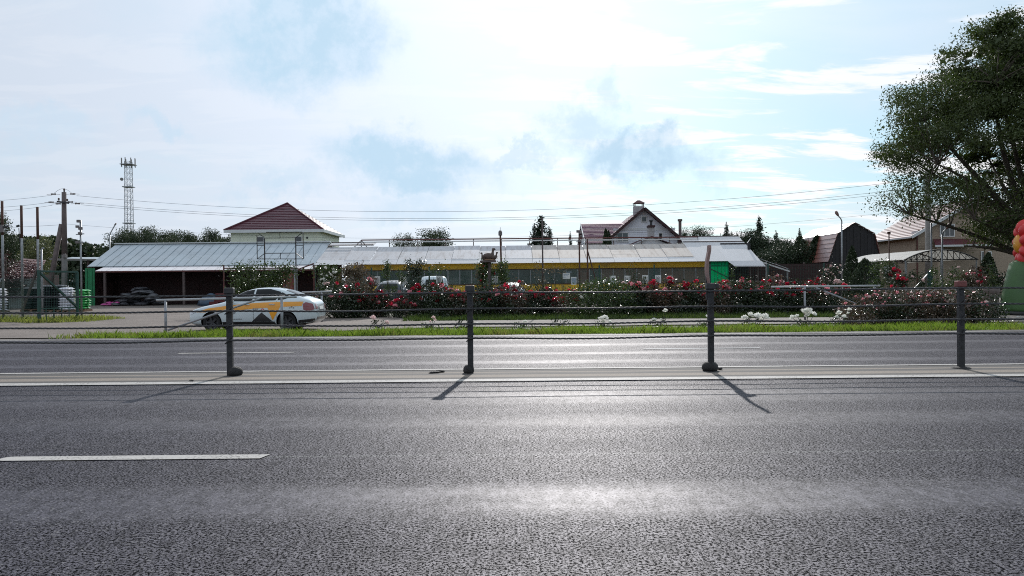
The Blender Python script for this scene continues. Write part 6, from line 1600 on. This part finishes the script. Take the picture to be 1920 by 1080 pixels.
for k in range(2): share('mesh_panel', pm, ft, (k * fw / 2 + .03, .01, .05))
# pale corrugated fence behind
cA = Vector((PX(-70, 53), 53, gz(53))); cB = Vector((PX(80, 53.5), 53.5, gz(53.5))); cv = cB - cA
M['fence_pale'] = plain('fence_pale_steel', (.30, .33, .32), .5, .2, .1, 2, dirt=(.2, .19, .17), dscale=1)
cf = thing('sheet_fence', 'pale ribbed steel sheet fence behind the bag stacks', 'fence', cA, math.atan2(cv.y, cv.x)); cl_ = cv.length
for k in range(5):
    m = MB(); wd = cl_ / 5; q = 15; vs = [(wd * k + (wd - .02) * i / (q - 1), -.05 * (i % 2), z) for z in (0, 2.05) for i in range(q)]; m.add(vs, [(i, i + 1, i + 1 + q, i + q) for i in range(q - 1)]); m.build('steel_sheet', M['fence_pale'], cf)
for k in range(6):
    m = MB(); x = cl_ * k / 5; m.box(x - .05, x + .05, .02, .12, -.03, 2.35 if k in (3,) else 2.1); m.build('fence_post', M['post_brown'], cf)
rr = thing('red_roof_shed', 'small shed with a dull red roof behind the sheet fence', 'shed', (PX(34, 75), 75, gz(75)))
m = MB(); m.box(-1.6, 1.6, 0, 4, -.05, 2.6); m.build('wall', M['wall_maroon'], rr)
tile_roof(rr, [(-2.0, -.5, 2.5), (2.0, -.5, 2.35), (1.2, 2.5, 4.0), (-1.0, 2.5, 4.2)], M['tile_red'], .4)
# lean-to canopy left of the shed
lc = thing('yard_canopy', 'dark flat canopy roof between the mast and shed gable', 'canopy', (PX(150, 62), 62, gz(62)))
m = MB(); m.bar((-2.3, 0, 3.55), (2.2, 0, 3.45), .25, .12); m.build('roof_edge', M['concrete'], lc); m = MB(); m.slab([(-2.2, .2, 3.5), (2.1, .2, 3.45), (2.1, 3, 3.75), (-2.2, 3, 3.8)], .06); m.build('roof_sheet', M['roof_grey'], lc)
for x in (-2.1, .6, 2.0): m = MB(); m.box(x - .07, x + .07, .05, .2, -.05, 3.45); m.build('post', M['post_brown'], lc)

# ---------------------------------------------------------------- long green mesh fence, notices
dfn = 41.6; xs_f = [PX(p, dfn) for p in (590, 697, 805, 910, 1018, 1124, 1227, 1332, 1440, 1545)]
lf = thing('mesh_fence', 'long green mesh fence in front of the greenhouse', 'fence', (xs_f[0], dfn, gz(dfn)))
HF = 2.35
for x in xs_f: m = MB(); m.box(x - xs_f[0] - .035, x - xs_f[0] + .035, -.035, .035, -.05, HF + .1); m.build('post', M['green_paint'], lf)
pw = xs_f[1] - xs_f[0]; pm = mesh_panel(pw - .07, HF, .085, .22, .0025).mesh('mesh_panel'); pm.materials.append(M['mesh_green'])
for x, x2 in zip(xs_f, xs_f[1:]): share('mesh_panel', pm, lf, (x - xs_f[0] + .035, .045, .02), sc=((x2 - x - .07) / (pw - .07), 1, 1))
def notice(px, py, wd, ht, label, style):
    d = dfn - .06; c = P(px, py, d); t = thing('notice_board', label, 'notice', c, 0, 'notices on the mesh fence')
    m = MB(); m.box(-wd / 2, wd / 2, -.006, .006, -ht / 2, ht / 2); m.build('board', M['white'], t)
    if style == 0:
        for k in range(4):
            x = -wd * .3 + wd * .2 * k; m = MB(); m.box(x - wd * .055, x + wd * .055, -.0095, -.0065, -ht * .36, ht * .36 - (k % 2) * ht * .08); m.build('printed_column', M['ink'], t)
    elif style == 1:
        m = MB(); m.box(-wd * .42, wd * .42, -.0095, -.0065, -ht * .36, ht * .36); m.build('printed_panel', M['ink_blue'], t)
    else:
        for k in range(3): m = MB(); m.box(-wd * .38, wd * .38 - k * wd * .2, -.0095, -.0065, ht * (.22 - .24 * k), ht * (.32 - .24 * k)); m.build('printed_line', M['ink_blue'], t)
    return t
for (px, py, w_, h_, st, lb) in ((707.5, 525.5, 11, 15, 0, 'white notice left of the dark hatchback'), (756.5, 526, 11, 15, 0, 'white notice over the dark hatchback tail light'), (823.5, 525, 11, 15, 0, 'white notice over the minivan corner'),
         (928, 524, 10, 12, 0, 'white notice between the two climbers under the ducks'), (1062, 517.5, 14, 10.5, 2, 'wide white notice with lettering lines'), (1076, 526.5, 10, 14.5, 1, 'pale blue notice hung lower beside the wide one'),
         (1149, 524.5, 11, 15, 0, 'white notice above the white flowering bush end'), (1176.5, 524.5, 11, 15, 0, 'second white notice counted from the wide one along the row of five'), (1210, 523.5, 11, 15, 0, 'white notice with a bent lower corner strip'),
         (1234, 523.5, 11, 15, 0, 'white notice right beside a fence post'), (1256, 524.5, 11, 15, 0, 'white notice at the greenhouse door end')):
    t = notice(px, py, w_ * dfn / FPX, h_ * dfn / FPX, lb, st)
    if px == 1210: m = MB(); m.bar((.05, -.01, -.2), (.3, -.01, -.22), .01, .03); m.build('bent_strip', M['white'], t)
    if px == 1062: m = MB(); m.bar((0, -.01, .2), (.3, -.01, .2), .01, .04); m.build('top_strip', M['ink_blue'], t)

# ---------------------------------------------------------------- empty billboard frame
db = 41.0; bb = thing('billboard_frame', 'empty steel billboard frame standing above the trellis', 'billboard frame', (PX(526, db), db, gz(db)))
def BBp(px, py, dy=0.0): return tuple(P(px, py, db + dy) - bb.location)
for a, b, nm in (((497, 447), (497, 560), 'post'), ((555.5, 446), (555.5, 560), 'post')):
    p, q = BBp(*a), BBp(*b); m = MB(); m.bar(p, (p[0], p[1], -.03), .05, .05); m.build(nm, M['steel_dark'], bb)
fr = [((483, 440.5), (483, 485)), ((569.5, 436), (569.5, 485)), ((483, 485.5), (569.5, 485.5)), ((497, 446.5), (555.5, 446)), ((497, 475), (555.5, 474.5)), ((500, 435.5), (568, 435)), ((483, 460), (497, 460)), ((555.5, 460), (569.5, 460))]
for a, b in fr:
    m = MB(); m.bar(BBp(*a, -.12), BBp(*b, -.12), .035, .035); m.build('frame_bar', M['steel_dark'], bb)
for a, b in (((483, 485.5), (497, 475)), ((569.5, 485.5), (555.5, 474.5)), ((485, 438), (497, 445)), ((526, 435.5), (526, 447)), ((526.5, 475), (526.5, 485)), ((569, 435.5), (555.5, 446))):
    m = MB(); m.bar(BBp(*a, -.13), BBp(*b, -.01), .03, .03); m.build('frame_strut', M['steel_dark'], bb)
# trellis behind the taxi
tr_ = thing('trellis', 'rust red pipe trellis carrying the broad climber', 'trellis', (PX(500, 40.8), 40.8, gz(40.8)))
for px in (420, 535, 589):
    x = PX(px, 40.8) - tr_.location.x; m = MB(); m.tube([(x, 0, -.03), (x, 0, PZ(px, 497, 40.8) - tr_.location.z)], .04, 8); m.build('post', M['beam_red'], tr_)
for (a, b) in (((420, 503), (560, 503)), ((560, 505), (589, 494))):
    p, q = P(a[0], a[1], 40.8) - tr_.location, P(b[0], b[1], 40.8) - tr_.location; m = MB(); m.bar(p, q, .05, .06); m.build('rail', M['beam_red'], tr_)

# ---------------------------------------------------------------- duck shelf
ds = 39.6; dk = thing('bird_shelf', 'flat shelf on a post wrapped in climbers, carrying ducks', 'shelf', (PX(918, ds), ds, gz(ds)))
zs = PZ(918, 490.5, ds) - dk.location.z
m = MB(); m.tube([(0, 0, -.03), (0, 0, zs - .02)], .07, 10); m.build('post', M['post_brown'], dk)
m = MB(); m.box(-.46, .34, -.3, .3, zs - .04, zs + .05); m.build('shelf_board', M['concrete_dk'], dk, bevel=.02)
m = MB(); m.lathe([(.28, 0), (.31, .03), (.25, .07), (.1, .08)], 14, (-.0, 0, zs + .05), wob=.08); m.build('straw_nest', M['pallet'], dk, smooth=True)
M['duck'] = plain('duck_figure', (.10, .07, .06), .7, 0, .3, 9)
for dx, s_, fc, lb in ((-.25, 1.1, -1, 'small duck figure on the shelf facing away from the lamp post'), (-.0, 1.75, 1, 'largest duck figure in the middle of the shelf'), (.24, 1.15, 1, 'small duck figure on the shelf end near the lamp post')):
    m = MB(); q = [(-.20, .05, .02), (-.15, .07, .06), (-.05, .06, .105), (.04, .07, .10), (.09, .11, .06), (.105, .17, .034), (.11, .22, .030), (.125, .26, .045), (.15, .265, .04), (.19, .255, .012)]
    m.tube([(x * fc * s_, 0, (z + .03) * s_) for x, z, r in q], [r * s_ for *_, r in q], 10)
    o = m.build('duck_figure', M['duck'], smooth=True); o.location = (dk.location.x + dx, ds - .02, dk.location.z + zs + .10); o.rotation_euler.z = .4 * fc; tag(o, lb, 'duck figure')

# ---------------------------------------------------------------- stone pillar and inflatable flower (right edge)
M['pillar'] = plain('pillar_stone', (.12, .095, .085), .9, 0, .3, 5, .6)
m = MB(); m.lathe([(.30, -.03), (.31, .3), (.28, .7), (.29, 1.05), (.33, 1.12), (.30, 1.22), (.2, 1.25)], 12, wob=.06); o = m.build('stone_pillar', M['pillar'], smooth=True); o.location = (PX(1857, 31), 31, gz(31)); o.scale = (1, 1, .95)
tag(o, 'brown rough stone pillar at the end of the pink roses', 'pillar')
M['inf_red'] = plain('inflatable_red', (.62, .028, .03), .42, 0, .06, 2); M['inf_green'] = plain('inflatable_green', (.05, .115, .035), .5, 0, .10, 2); M['inf_yellow'] = plain('inflatable_yellow', (.68, .30, .03), .45, 0, .06, 2); M['inf_blue'] = plain('inflatable_blue', (.05, .16, .45), .45, 0, .1, 3)
di = 33.5; fi = thing('inflatable_flower', 'tall inflatable flower figure with red petals and green body', 'inflatable', (PX(1924, di), di, gz(di)))
zt_ = PZ(1926, 500, di) - fi.location.z; zc2 = PZ(1926, 457, di) - fi.location.z
m = MB(); m.lathe([(.92, .15), (.94, .3), (.88, .9), (.80, 1.4), (.70, zt_ - .2), (.6, zt_ + .15), (.35, zt_ + .3)], 28, wob=.015); m.build('body', M['inf_green'], fi, smooth=True)
m = MB(); m.lathe([(.95, -.02), (.96, .16), (.9, .2)], 28); m.build('base_skirt', M['black'], fi, smooth=True)
fd_ = Vector((-.93, .36, 0)).normalized(); uu = Vector((0, 0, 1)).cross(fd_).normalized(); vv = Vector((0, 0, 1)); hc = Vector((0, 0, zc2))
def blob(name, mat, c, ax1, ax2, ax3, n=14):
    m = MB(); vs = []; fs = []
    for i in range(n + 1):
        t_ = math.pi * i / n
        for k in range(n * 2):
            p_ = math.pi * k / n; vs.append(c + ax1 * math.cos(t_) + (ax2 * math.cos(p_) + ax3 * math.sin(p_)) * math.sin(t_))
    q = n * 2
    for i in range(n):
        for k in range(q): fs.append((i * q + k, i * q + (k + 1) % q, (i + 1) * q + (k + 1) % q, (i + 1) * q + k))
    m.add(vs, fs); return m.build(name, mat, fi, smooth=True)
for k in range(9):
    a = 2 * math.pi * k / 9 + .2; rd = uu * math.cos(a) + vv * math.sin(a); tg = -uu * math.sin(a) + vv * math.cos(a)
    blob('petal', M['inf_red'], hc + rd * .66 - fd_ * .05, rd * .38, tg * .30, fd_ * .42)
blob('face', M['inf_yellow'], hc + fd_ * .24, fd_ * .22, uu * .4, vv * .4); blob('back_disc', M['inf_red'], hc - fd_ * .15, fd_ * .3, uu * .62, vv * .62)
blob('hand', M['inf_green'], Vector((-.30, -.95, zt_ - .35)), Vector((.26, 0, 0)), Vector((0, .22, 0)), Vector((0, 0, .2)))
m = MB(); m.tube([(-.82, -.95, .0), (-.95, -1.05, .0), (-1.4, -1.6, .02)], .03, 6); m.build('guy_rope', M['white'], fi)
